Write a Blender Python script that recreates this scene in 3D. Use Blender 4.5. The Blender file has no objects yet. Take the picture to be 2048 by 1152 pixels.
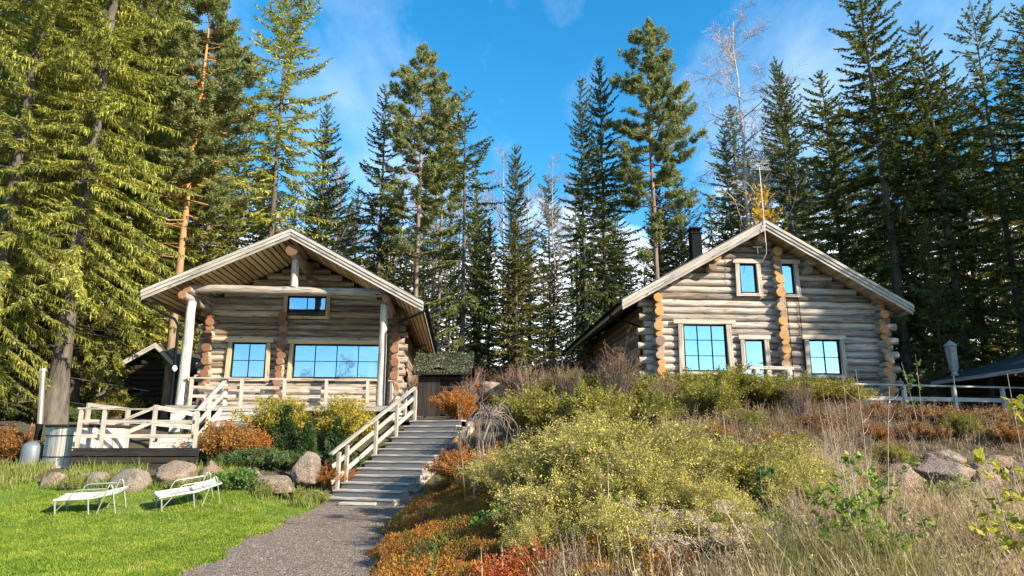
import bpy, math, random
import numpy as np
from mathutils import Vector, Matrix, noise as mnoise

SC = bpy.context.scene
COL = SC.collection
R = math.radians
PI = math.pi
# ------------------------------------------------------------------ camera numbers
F = 1365.0
PIT = R(12.76)
CP, SP = math.cos(PIT), math.sin(PIT)
EYE = 1.6


def ray(px, py):
    xc = (px - 1024) / F
    yc = (576 - py) / F
    return (xc, CP - yc * SP, SP + yc * CP)


def at(px, py, Y):
    d = ray(px, py)
    t = Y / d[1]
    return (d[0] * t, Y, EYE + d[2] * t)


def sst(a, b, x):
    t = np.clip((x - a) / (b - a), 0, 1)
    return t * t * (3 - 2 * t)


# ------------------------------------------------------------------ terrain
def path_right(y):
    return np.interp(y, [-10, 4, 9, 13, 17.6, 22.2, 26, 40], [-1.3, -1.5, -1.95, -2.45, -2.62, -.9, -0.2, 0.3])


def path_left(y):
    return np.interp(y, [-10, 4, 9, 13, 18.2, 22.7, 26, 40], [-3.0, -3.3, -4.05, -4.5, -4.9, -3.3, -3.0, -3])


def terrain(x, y, bumps=True):
    x = np.asarray(x, float)
    y = np.asarray(y, float)
    lf = np.interp(y, [-60, -12, -4, 14, 15.5, 17, 18.3, 19.6, 21.5, 24, 30, 60, 120],
                   [-1.5, -.6, 0, 0, .16, .48, .92, 1.02, 1.75, 2.3, 2.7, 4.3, 6])
    md = np.interp(y, [-60, -12, -4, 15.5, 17.6, 18.2, 22.6, 24, 30, 60, 120],
                   [-1.5, -.6, 0, 0, .06, .1, 2.12, 2.3, 2.8, 4.5, 6])
    rt = np.interp(y, [-60, -12, -4, 2, 5, 8, 12, 15.5, 18, 20.5, 23, 30, 60, 120],
                   [-1.5, -.6, 0, .05, .2, .45, 1.0, 1.7, 2.35, 3.05, 3.3, 3.5, 5, 6])
    r2 = np.interp(y, [-60, -12, -4, 5, 8, 12.8, 14.9, 15.8, 18, 20.5, 23, 30, 60, 120],
                   [-1.5, -.6, 0, .1, .25, .45, 1.45, 1.75, 2.35, 3.05, 3.3, 3.5, 5, 6])
    k = sst(5.6, 7.2, x)
    rt = rt * (1 - k) + r2 * k
    r3 = np.interp(y, [-60, 14, 16, 18, 20.5, 23, 30, 60, 120], [.5, 1.4, 1.8, 2.0, 2.2, 2.3, 2.8, 5, 6])
    k = sst(9.0, 10.6, x) * sst(16.0, 18.0, y)
    rt = rt * (1 - k) + r3 * k
    wl = sst(0, 1, (path_left(y) - x) / 2.5)
    wr = sst(0, 1, (x - path_right(y)) / 3.8)
    z = md + wl * (lf - md) + wr * (rt - md)
    if bumps:
        b = .05 * np.sin(x * 2.1 + 1.3 * np.sin(y * 1.7)) * np.sin(y * 1.9 + np.sin(x * 1.3))
        z = z + b * np.maximum(wr, wl * sst(17.5, 19, y))
    return z


def tz(x, y):
    return float(terrain(x, y))


# ------------------------------------------------------------------ materials
def mat(name):
    m = bpy.data.materials.new(name)
    m.use_nodes = True
    nt = m.node_tree
    for n in list(nt.nodes):
        nt.nodes.remove(n)
    out = nt.nodes.new('ShaderNodeOutputMaterial')
    return m, nt, out


def nd(nt, typ, **kw):
    n = nt.nodes.new('ShaderNode' + typ)
    for k, v in kw.items():
        if k in n.inputs:
            n.inputs[k].default_value = v
        else:
            setattr(n, k, v)
    return n


def ramp(nt, src, stops, interp='LINEAR'):
    r = nt.nodes.new('ShaderNodeValToRGB')
    r.color_ramp.interpolation = interp
    e = r.color_ramp.elements
    while len(e) < len(stops):
        e.new(.5)
    for el, (p, c) in zip(e, stops):
        el.position = p
        el.color = (c[0], c[1], c[2], 1)
    nt.links.new(src, r.inputs[0])
    return r.outputs[0]


def mixc(nt, fac, a, b, mode='MIX'):
    m = nt.nodes.new('ShaderNodeMix')
    m.data_type = 'RGBA'
    m.blend_type = mode
    if isinstance(fac, (int, float)):
        m.inputs[0].default_value = fac
    else:
        nt.links.new(fac, m.inputs[0])
    for i, s in ((6, a), (7, b)):
        if isinstance(s, tuple):
            m.inputs[i].default_value = (s[0], s[1], s[2], 1)
        else:
            nt.links.new(s, m.inputs[i])
    return m.outputs[2]


def math_n(nt, op, a, b=None, clamp=False):
    m = nt.nodes.new('ShaderNodeMath')
    m.operation = op
    m.use_clamp = clamp
    for i, s in enumerate((a, b)):
        if s is None:
            continue
        if isinstance(s, (int, float)):
            m.inputs[i].default_value = s
        else:
            nt.links.new(s, m.inputs[i])
    return m.outputs[0]


def noise_n(nt, vec, scale, detail=4, rough=.55, sc=(1, 1, 1)):
    mp = nd(nt, 'Mapping')
    mp.inputs['Scale'].default_value = sc
    nt.links.new(vec, mp.inputs[0])
    n = nd(nt, 'TexNoise', Scale=scale, Detail=detail, Roughness=rough)
    nt.links.new(mp.outputs[0], n.inputs['Vector'])
    return n.outputs['Fac']


def coords(nt, which='Object'):
    return nd(nt, 'TexCoord').outputs[which]


def island(nt):
    return nd(nt, 'NewGeometry').outputs['Random Per Island']


def objrand(nt):
    return nd(nt, 'ObjectInfo').outputs['Random']


def bump(nt, h, strength=.4, dist=.02):
    b = nd(nt, 'Bump', Strength=strength, Distance=dist)
    nt.links.new(h, b.inputs['Height'])
    return b.outputs[0]


def leaf_mat(name, stops, patch=None, patch_scale=.6, trans=.38, rough=.55, spec=.25):
    """foliage: colour varies per leaf, in patches and from plant to plant; thin leaves let light through"""
    m, nt, out = mat(name)
    ri = island(nt)
    c = coords(nt)
    n1 = noise_n(nt, c, patch_scale, 3)
    f = math_n(nt, 'ADD', math_n(nt, 'MULTIPLY', ri, .55), math_n(nt, 'MULTIPLY', n1, .7))
    f = math_n(nt, 'ADD', f, math_n(nt, 'MULTIPLY', math_n(nt, 'SUBTRACT', objrand(nt), .5), .3))
    n3 = noise_n(nt, c, patch_scale * 4, 2)
    f = math_n(nt, 'ADD', f, math_n(nt, 'MULTIPLY', math_n(nt, 'SUBTRACT', n3, .5), .5))
    f = math_n(nt, 'SUBTRACT', f, .12, True)
    col = ramp(nt, f, stops)
    if patch:
        n2 = noise_n(nt, c, patch[1], 3)
        k = ramp(nt, n2, [(patch[2], (0, 0, 0)), (patch[2] + .1, (1, 1, 1))])
        k = math_n(nt, 'MULTIPLY', k, math_n(nt, 'GREATER_THAN', ri, .25))
        col = mixc(nt, k, col, patch[0])
    p = nd(nt, 'BsdfPrincipled', Roughness=rough)
    p.inputs['Specular IOR Level'].default_value = spec
    nt.links.new(col, p.inputs['Base Color'])
    t = nd(nt, 'BsdfTranslucent')
    nt.links.new(col, t.inputs['Color'])
    mx = nd(nt, 'MixShader', Fac=trans)
    nt.links.new(p.outputs[0], mx.inputs[1])
    nt.links.new(t.outputs[0], mx.inputs[2])
    nt.links.new(mx.outputs[0], out.inputs[0])
    return m


def simple(name, col, rough=.6, metal=0.0, var=.25, scale=3, spec=.4, bumpy=0):
    m, nt, out = mat(name)
    c = coords(nt)
    n = noise_n(nt, c, scale, 5)
    lo = tuple(x * (1 - var) for x in col)
    hi = tuple(min(1, x * (1 + var)) for x in col)
    cc = ramp(nt, n, [(.3, lo), (.7, hi)])
    p = nd(nt, 'BsdfPrincipled', Roughness=rough, Metallic=metal)
    p.inputs['Specular IOR Level'].default_value = spec
    nt.links.new(cc, p.inputs['Base Color'])
    if bumpy:
        nt.links.new(bump(nt, noise_n(nt, c, scale * 6, 5), bumpy), p.inputs['Normal'])
    nt.links.new(p.outputs[0], out.inputs[0])
    return m


def wood(name, lo, mid, hi, stain=None, stain_amt=.5, rough=.75, along=1.2, across=16, knots=True, bumps=.5, ivar=.5):
    """weathered wood: the grain runs along U of the UV map (metres), each log or board has its own tone"""
    m, nt, out = mat(name)
    uv = coords(nt, 'UV')
    ri = island(nt)
    off = nd(nt, 'CombineXYZ')
    nt.links.new(math_n(nt, 'MULTIPLY', ri, 37.0), off.inputs[0])
    nt.links.new(math_n(nt, 'MULTIPLY', ri, 91.0), off.inputs[2])
    va = nd(nt, 'VectorMath', operation='ADD')
    nt.links.new(uv, va.inputs[0])
    nt.links.new(off.outputs[0], va.inputs[1])
    v = va.outputs[0]
    g = noise_n(nt, v, 1, 6, .65, (along, across, 1))
    g2 = noise_n(nt, v, 1, 4, .6, (along * 5, across * 5, 1))
    f = math_n(nt, 'ADD', math_n(nt, 'MULTIPLY', g, .75), math_n(nt, 'MULTIPLY', g2, .3))
    f = math_n(nt, 'ADD', f, math_n(nt, 'MULTIPLY', math_n(nt, 'SUBTRACT', ri, .5), ivar * .5))
    col = ramp(nt, f, [(.34, lo), (.5, mid), (.70, hi)])
    if stain:
        s = noise_n(nt, v, 1, 3, .5, (.9, 2.2, 1))
        k = ramp(nt, s, [(.45, (0, 0, 0)), (.68, (stain_amt,) * 3)])
        col = mixc(nt, k, col, stain)
    if knots:
        vo = nd(nt, 'TexVoronoi', Scale=1.0)
        mp = nd(nt, 'Mapping')
        mp.inputs['Scale'].default_value = (1.6, 4.5, 1)
        nt.links.new(v, mp.inputs[0])
        nt.links.new(mp.outputs[0], vo.inputs['Vector'])
        k = ramp(nt, vo.outputs['Distance'], [(.06, (.9,) * 3), (.17, (0, 0, 0))])
        col = mixc(nt, k, col, tuple(x * .35 for x in lo))
    # long drying cracks
    ck = noise_n(nt, v, 1, 2, .5, (.35, 13, 1))
    k = ramp(nt, ck, [(.478, (0, 0, 0)), (.5, (.85,) * 3), (.522, (0, 0, 0))])
    col = mixc(nt, k, col, tuple(x * .35 for x in lo))
    p = nd(nt, 'BsdfPrincipled', Roughness=rough)
    p.inputs['Specular IOR Level'].default_value = .25
    nt.links.new(col, p.inputs['Base Color'])
    nt.links.new(bump(nt, f, bumps, .02), p.inputs['Normal'])
    nt.links.new(p.outputs[0], out.inputs[0])
    return m


def end_grain(name, cols):
    m, nt, out = mat(name)
    uv = coords(nt, 'UV')
    ri = island(nt)
    base = ramp(nt, ri, cols, 'LINEAR')
    ln = nd(nt, 'VectorMath', operation='LENGTH')
    nt.links.new(uv, ln.inputs[0])
    n = noise_n(nt, uv, 9, 4)
    rr = math_n(nt, 'ADD', math_n(nt, 'MULTIPLY', ln.outputs['Value'], 160), math_n(nt, 'MULTIPLY', n, 12))
    s = math_n(nt, 'SINE', rr)
    k = math_n(nt, 'ADD', math_n(nt, 'MULTIPLY', s, .18), .2)
    col = mixc(nt, k, base, (.06, .035, .02))
    k2 = ramp(nt, noise_n(nt, uv, 24, 3), [(.52, (0, 0, 0)), (.64, (.7,) * 3)])
    col = mixc(nt, k2, col, (.05, .03, .02))
    p = nd(nt, 'BsdfPrincipled', Roughness=.8)
    nt.links.new(col, p.inputs['Base Color'])
    nt.links.new(p.outputs[0], out.inputs[0])
    return m


def bark(name, lo, hi, top=None, h=(6, 14), sc=(1, 1, .25), scale=6):
    m, nt, out = mat(name)
    c = coords(nt)
    n = noise_n(nt, c, scale, 6, .65, sc)
    col = ramp(nt, n, [(.3, lo), (.7, hi)])
    if top:
        sx = nd(nt, 'SeparateXYZ')
        nt.links.new(c, sx.inputs[0])
        k = math_n(nt, 'DIVIDE', math_n(nt, 'SUBTRACT', sx.outputs[2], h[0]), h[1] - h[0], True)
        tc = ramp(nt, n, [(.3, tuple(x * .6 for x in top)), (.7, top)])
        col = mixc(nt, k, col, tc)
    p = nd(nt, 'BsdfPrincipled', Roughness=.9)
    p.inputs['Specular IOR Level'].default_value = .15
    nt.links.new(col, p.inputs['Base Color'])
    nt.links.new(bump(nt, n, .8, .04), p.inputs['Normal'])
    nt.links.new(p.outputs[0], out.inputs[0])
    return m


def birch_bark(name, base, dark):
    m, nt, out = mat(name)
    c = coords(nt)
    n = noise_n(nt, c, 5, 5, .6, (.6, .6, 3))
    k = ramp(nt, n, [(.52, (0, 0, 0)), (.66, (.9,) * 3)])
    col = mixc(nt, k, base, dark)
    p = nd(nt, 'BsdfPrincipled', Roughness=.8)
    nt.links.new(col, p.inputs['Base Color'])
    nt.links.new(p.outputs[0], out.inputs[0])
    return m


M = {}
M['log'] = wood('weathered_log', (.09, .07, .053), (.275, .23, .185), (.52, .46, .385), stain=(.27, .17, .09), stain_amt=.55)
M['log_grey'] = wood('grey_log', (.075, .066, .059), (.235, .213, .193), (.46, .43, .395), stain=(.33, .22, .13), stain_amt=.55)
M['end_dark'] = end_grain('log_end_dark', [(0, (.12, .06, .035)), (.5, (.22, .09, .04)), (1, (.30, .15, .075))])
M['end_orange'] = end_grain('log_end_orange', [(0, (.17, .11, .07)), (.22, (.30, .20, .12)), (.45, (.48, .23, .075)), (.8, (.58, .26, .07)), (1, (.34, .26, .18))])
M['barge'] = wood('barge_board_wood', (.15, .14, .125), (.30, .28, .255), (.46, .435, .40), stain=(.30, .25, .19), stain_amt=.6, rough=.75, ivar=.35)
M['trim'] = wood('trim_board', (.17, .145, .115), (.31, .27, .22), (.45, .40, .34), rough=.7, ivar=.3)
M['trim_warm'] = wood('trim_board_warm', (.24, .16, .09), (.40, .29, .17), (.54, .42, .27), rough=.7, ivar=.3)
M['pale'] = wood('pale_post_wood', (.24, .215, .19), (.40, .365, .33), (.54, .50, .455), rough=.7, ivar=.3)
M['soffit'] = wood('soffit_board', (.38, .24, .12), (.62, .44, .25), (.76, .59, .38), rough=.75, ivar=.6)
M['soffit_grey'] = wood('soffit_board_brown', (.27, .18, .11), (.45, .33, .21), (.58, .45, .32), rough=.75, ivar=.5)
M['rail'] = wood('rail_wood', (.15, .128, .105), (.31, .275, .232), (.47, .43, .37), rough=.75, ivar=.4)
M['rail_grey'] = wood('rail_wood_grey', (.20, .185, .17), (.38, .355, .325), (.54, .51, .47), rough=.75, ivar=.4)
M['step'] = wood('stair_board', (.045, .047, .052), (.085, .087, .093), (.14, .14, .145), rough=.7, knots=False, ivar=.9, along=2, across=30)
M['dark_wood'] = wood('dark_shaded_wood', (.010, .008, .007), (.02, .016, .014), (.035, .029, .025), rough=.7, ivar=.4)  # near-black tone; on the hut it holds the shadow lying there
M['underside'] = simple('underside_board', (.045, .028, .017), .9)  # dark brown roof underside seen between the soffit boards
M['chink'] = simple('tow_packing', (.085, .068, .052), .95, var=.4, scale=8)
M['roof'] = simple('dark_roofing', (.035, .038, .042), .55, var=.3, scale=4, bumpy=.2)
M['black'] = simple('black_metal', (.006, .007, .009), .8, .0, spec=.1)
M['steel'] = simple('flue_steel', (.55, .47, .40), .35, .85, var=.2)
M['alu'] = simple('lounger_tube', (.42, .43, .38), .4, .5, var=.15)
M['sling'] = simple('sling_cloth', (.42, .42, .37), .8, var=.06, scale=20)
M['grey_tank'] = simple('stove_casing', (.11, .13, .15), .5, .1, var=.2)
M['concrete'] = simple('pier_concrete', (.42, .42, .41), .85, var=.2, scale=6, bumpy=.2)
M['canvas'] = simple('parasol_cloth', (.27, .26, .26), .9, var=.2, scale=6)
M['white_metal'] = simple('antenna_metal', (.5, .5, .5), .4, .3, var=.1)
M['curtain'] = simple('curtain_cloth', (.55, .52, .47), .9, var=.1)
M['lamp'] = simple('lamp_glass', (.7, .7, .66), .3)
M['sod'] = leaf_mat('sod_roof_moss', [(.1, (.05, .06, .034)), (.5, (.13, .145, .09)), (.9, (.26, .27, .19))], trans=.1)


def glass_mat():
    m, nt, out = mat('window_glass')
    p = nd(nt, 'BsdfTransparent')
    p.inputs['Color'].default_value = (.72, .78, .8, 1)
    g = nd(nt, 'BsdfGlossy', Roughness=.015)
    g.inputs['Color'].default_value = (.55, .78, 1, 1)
    c = coords(nt)
    nt.links.new(bump(nt, noise_n(nt, c, 1.6, 2), .09, .02), g.inputs['Normal'])
    mx = nd(nt, 'MixShader', Fac=.5)
    nt.links.new(p.outputs[0], mx.inputs[1])
    nt.links.new(g.outputs[0], mx.inputs[2])
    nt.links.new(mx.outputs[0], out.inputs[0])
    return m


M['glass'] = glass_mat()

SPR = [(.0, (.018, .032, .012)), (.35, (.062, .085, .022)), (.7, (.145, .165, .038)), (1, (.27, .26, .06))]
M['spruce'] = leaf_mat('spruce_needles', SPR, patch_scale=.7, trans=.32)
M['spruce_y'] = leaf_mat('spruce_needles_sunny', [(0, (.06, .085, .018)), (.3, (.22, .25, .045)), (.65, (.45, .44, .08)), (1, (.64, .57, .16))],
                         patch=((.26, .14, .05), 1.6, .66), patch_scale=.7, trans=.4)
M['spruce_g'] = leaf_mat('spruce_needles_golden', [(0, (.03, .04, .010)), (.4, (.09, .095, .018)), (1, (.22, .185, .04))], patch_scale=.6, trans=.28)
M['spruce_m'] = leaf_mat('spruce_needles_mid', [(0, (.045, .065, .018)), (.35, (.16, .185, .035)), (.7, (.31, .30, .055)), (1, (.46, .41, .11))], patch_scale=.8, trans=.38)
M['pine'] = leaf_mat('pine_needles', [(0, (.06, .09, .035)), (.4, (.17, .21, .075)), (.75, (.29, .32, .12)), (1, (.42, .42, .19))], patch_scale=.7, trans=.4)
M['larch'] = leaf_mat('golden_needles', [(0, (.22, .14, .02)), (.5, (.55, .36, .04)), (1, (.75, .5, .08))], trans=.4)
M['pine_bark_grey'] = bark('grey_pine_bark', (.10, .075, .06), (.26, .20, .16), top=(.36, .22, .13), h=(9, 18))
M['bark'] = bark('spruce_bark', (.04, .035, .03), (.145, .125, .105))
M['pine_bark'] = bark('pine_bark', (.12, .085, .06), (.30, .22, .16), top=(.52, .27, .10), h=(4, 12))
M['birch'] = birch_bark('birch_bark', (.5, .46, .42), (.08, .07, .06))
M['birch_dull'] = birch_bark('dull_birch_bark', (.36, .32, .29), (.08, .07, .06))
M['twig'] = bark('twig_bark', (.10, .075, .06), (.26, .20, .17))
M['twig_pale'] = bark('pale_twig', (.26, .20, .17), (.46, .37, .32))
M['twig_far'] = bark('brown_twig', (.16, .115, .09), (.34, .26, .22))
M['twig_grey'] = bark('grey_branch', (.13, .10, .085), (.32, .26, .22))
M['stem_red'] = bark('red_stem', (.12, .06, .045), (.30, .17, .12))
M['hedge'] = leaf_mat('hedge_leaves', [(0, (.06, .075, .014)), (.35, (.20, .20, .03)), (.7, (.38, .34, .055)), (1, (.54, .43, .11))], patch_scale=1.2,
                      patch=((.26, .15, .04), 2.5, .62))
M['yellow'] = leaf_mat('yellow_green_leaves', [(0, (.12, .13, .02)), (.3, (.33, .32, .05)), (.6, (.57, .50, .10)), (.85, (.72, .62, .20)), (1, (.72, .64, .30))], patch_scale=1.1,
                       patch=((.46, .25, .06), 2.2, .64))
M['yellow2'] = leaf_mat('autumn_yellow_leaves', [(0, (.10, .13, .015)), (.4, (.28, .26, .03)), (.8, (.48, .37, .04)), (1, (.55, .35, .05))], patch_scale=1.3)
M['orange'] = leaf_mat('orange_leaves', [(0, (.13, .07, .015)), (.3, (.30, .12, .02)), (.65, (.48, .19, .03)), (1, (.58, .33, .05))], patch_scale=1.6)
M['russet'] = leaf_mat('russet_leaves', [(0, (.08, .06, .02)), (.35, (.22, .11, .03)), (.7, (.36, .17, .045)), (1, (.36, .27, .07))], patch_scale=1.6)
M['cover'] = leaf_mat('spirea_carpet_leaves', [(0, (.06, .08, .015)), (.3, (.20, .13, .025)), (.55, (.42, .17, .03)), (.8, (.56, .20, .03)), (1, (.6, .32, .04))],
                      patch_scale=.9, patch=((.07, .10, .022), 1.5, .54))
M['red'] = leaf_mat('red_leaves', [(0, (.2, .05, .02)), (.5, (.48, .10, .03)), (1, (.6, .24, .05))], patch_scale=2)
M['juniper'] = leaf_mat('juniper_needles', [(0, (.02, .04, .015)), (.5, (.06, .10, .03)), (1, (.13, .19, .05))], patch_scale=2, trans=.2)
M['thuja'] = leaf_mat('dwarf_spruce_needles', [(0, (.02, .04, .015)), (.5, (.045, .085, .025)), (1, (.09, .15, .04))], patch_scale=2, trans=.2)
M['green'] = leaf_mat('fresh_green_leaves', [(0, (.06, .12, .015)), (.5, (.17, .27, .03)), (1, (.40, .44, .06))], patch_scale=2, trans=.45)
M['green_yellow'] = leaf_mat('yellowing_leaves', [(0, (.12, .18, .02)), (.5, (.36, .38, .04)), (1, (.6, .5, .06))], patch_scale=2, trans=.45)
M['weed'] = leaf_mat('weed_leaves', [(0, (.04, .09, .02)), (.5, (.10, .19, .04)), (1, (.18, .27, .07))], patch_scale=2, trans=.3)
M['fern'] = leaf_mat('yellow_fern', [(0, (.22, .2, .03)), (.5, (.45, .36, .05)), (1, (.55, .38, .08))], patch_scale=2, trans=.4)
M['lawn'] = leaf_mat('lawn_grass', [(0, (.03, .075, .010)), (.4, (.10, .18, .016)), (.75, (.23, .30, .03)), (1, (.42, .40, .09))], patch_scale=.9, trans=.3, rough=.45, patch=((.36, .31, .12), 1.1, .63))
M['rough_grass'] = leaf_mat('rough_grass', [(0, (.06, .11, .02)), (.5, (.17, .22, .04)), (1, (.38, .34, .12))], patch_scale=.8, trans=.3)
M['dry'] = leaf_mat('dry_grass', [(0, (.15, .10, .05)), (.35, (.38, .28, .15)), (.7, (.64, .51, .32)), (1, (.82, .72, .54))], patch_scale=.7, trans=.4, patch=((.20, .23, .05), .55, .58))
M['drybrown'] = leaf_mat('dry_weeds', [(0, (.04, .028, .018)), (.35, (.15, .10, .06)), (.7, (.32, .22, .13)), (1, (.56, .43, .27))], patch_scale=1.0, trans=.3, patch=((.10, .11, .035), .8, .56))


def soil_mat():
    m, nt, out = mat('ground_soil')
    c = coords(nt)
    n1 = noise_n(nt, c, .5, 4)
    n2 = noise_n(nt, c, 9, 8, .7)
    col = ramp(nt, n2, [(.3, (.025, .019, .012)), (.5, (.06, .045, .028)), (.7, (.13, .095, .055))])
    k = ramp(nt, n1, [(.45, (0, 0, 0)), (.6, (.7,) * 3)])
    col = mixc(nt, k, col, (.055, .06, .022))
    p = nd(nt, 'BsdfPrincipled', Roughness=.95)
    nt.links.new(col, p.inputs['Base Color'])
    nt.links.new(bump(nt, n2, 1, .05), p.inputs['Normal'])
    nt.links.new(p.outputs[0], out.inputs[0])
    return m


def gravel_mat():
    m, nt, out = mat('path_gravel')
    c = coords(nt)
    vo = nd(nt, 'TexVoronoi', Scale=55)
    nt.links.new(c, vo.inputs['Vector'])
    sx = nd(nt, 'SeparateXYZ')
    nt.links.new(vo.outputs['Color'], sx.inputs[0])
    col = ramp(nt, sx.outputs[0], [(.05, (.06, .047, .038)), (.4, (.155, .122, .098)), (.75, (.26, .21, .172)), (1, (.40, .34, .29))])
    n = noise_n(nt, c, .9, 5)
    k = ramp(nt, n, [(.45, (0, 0, 0)), (.7, (.5,) * 3)])
    col = mixc(nt, k, col, (.15, .105, .075))
    st = noise_n(nt, c, 4.5, 6, .7)
    col = mixc(nt, ramp(nt, st, [(.52, (0, 0, 0)), (.66, (.7,) * 3)]), col, (.10, .075, .05))
    p = nd(nt, 'BsdfPrincipled', Roughness=.9)
    nt.links.new(col, p.inputs['Base Color'])
    h = math_n(nt, 'ADD', vo.outputs['Distance'], math_n(nt, 'MULTIPLY', noise_n(nt, c, 12, 4), .7))
    nt.links.new(bump(nt, h, .9, .03), p.inputs['Normal'])
    nt.links.new(p.outputs[0], out.inputs[0])
    return m


def lawn_base_mat():
    m, nt, out = mat('lawn_turf')
    c = coords(nt)
    n = noise_n(nt, c, 14, 6, .7)
    col = ramp(nt, n, [(.3, (.04, .075, .012)), (.55, (.09, .145, .018)), (.8, (.17, .22, .03))])
    p = nd(nt, 'BsdfPrincipled', Roughness=.9)
    nt.links.new(col, p.inputs['Base Color'])
    nt.links.new(bump(nt, n, .8, .03), p.inputs['Normal'])
    nt.links.new(p.outputs[0], out.inputs[0])
    return m


def rock_mat():
    m, nt, out = mat('granite')
    c = coords(nt)
    n1 = noise_n(nt, c, 1.6, 6, .6)
    n2 = noise_n(nt, c, 26, 5, .7)
    f = math_n(nt, 'ADD', math_n(nt, 'MULTIPLY', n1, .6), math_n(nt, 'MULTIPLY', n2, .45))
    col = ramp(nt, f, [(.35, (.13, .09, .068)), (.52, (.33, .23, .165)), (.7, (.52, .39, .29))])
    g = ramp(nt, objrand(nt), [(.3, (.0,) * 3), (.95, (.45,) * 3)])
    col = mixc(nt, g, col, mixc(nt, n2, (.16, .15, .145), (.40, .38, .36)))
    col = mixc(nt, ramp(nt, noise_n(nt, c, 70, 2, .5), [(.5, (0, 0, 0)), (.6, (.55,) * 3)]), col, (.09, .075, .065))
    l = ramp(nt, noise_n(nt, c, 4, 7, .75), [(.5, (0, 0, 0)), (.62, (.75,) * 3)])
    col = mixc(nt, l, col, (.10, .10, .075))
    p = nd(nt, 'BsdfPrincipled', Roughness=.9)
    p.inputs['Specular IOR Level'].default_value = .2
    nt.links.new(col, p.inputs['Base Color'])
    nt.links.new(bump(nt, f, 1.0, .16), p.inputs['Normal'])
    nt.links.new(p.outputs[0], out.inputs[0])
    return m


def stone_mat():
    m, nt, out = mat('gravel_stone')
    col = ramp(nt, island(nt), [(0, (.05, .04, .032)), (.6, (.17, .133, .108)), (1, (.36, .31, .265))])
    p = nd(nt, 'BsdfPrincipled', Roughness=.9)
    nt.links.new(col, p.inputs['Base Color'])
    nt.links.new(p.outputs[0], out.inputs[0])
    return m


M['gravel_stone'] = stone_mat()
M['soil'] = soil_mat()
M['gravel'] = gravel_mat()
M['turf'] = lawn_base_mat()
M['rock'] = rock_mat()


# ------------------------------------------------------------------ mesh building
def unit(v):
    v = np.asarray(v, float)
    n = np.linalg.norm(v, axis=-1, keepdims=True)
    return v / np.maximum(n, 1e-9)


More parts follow.
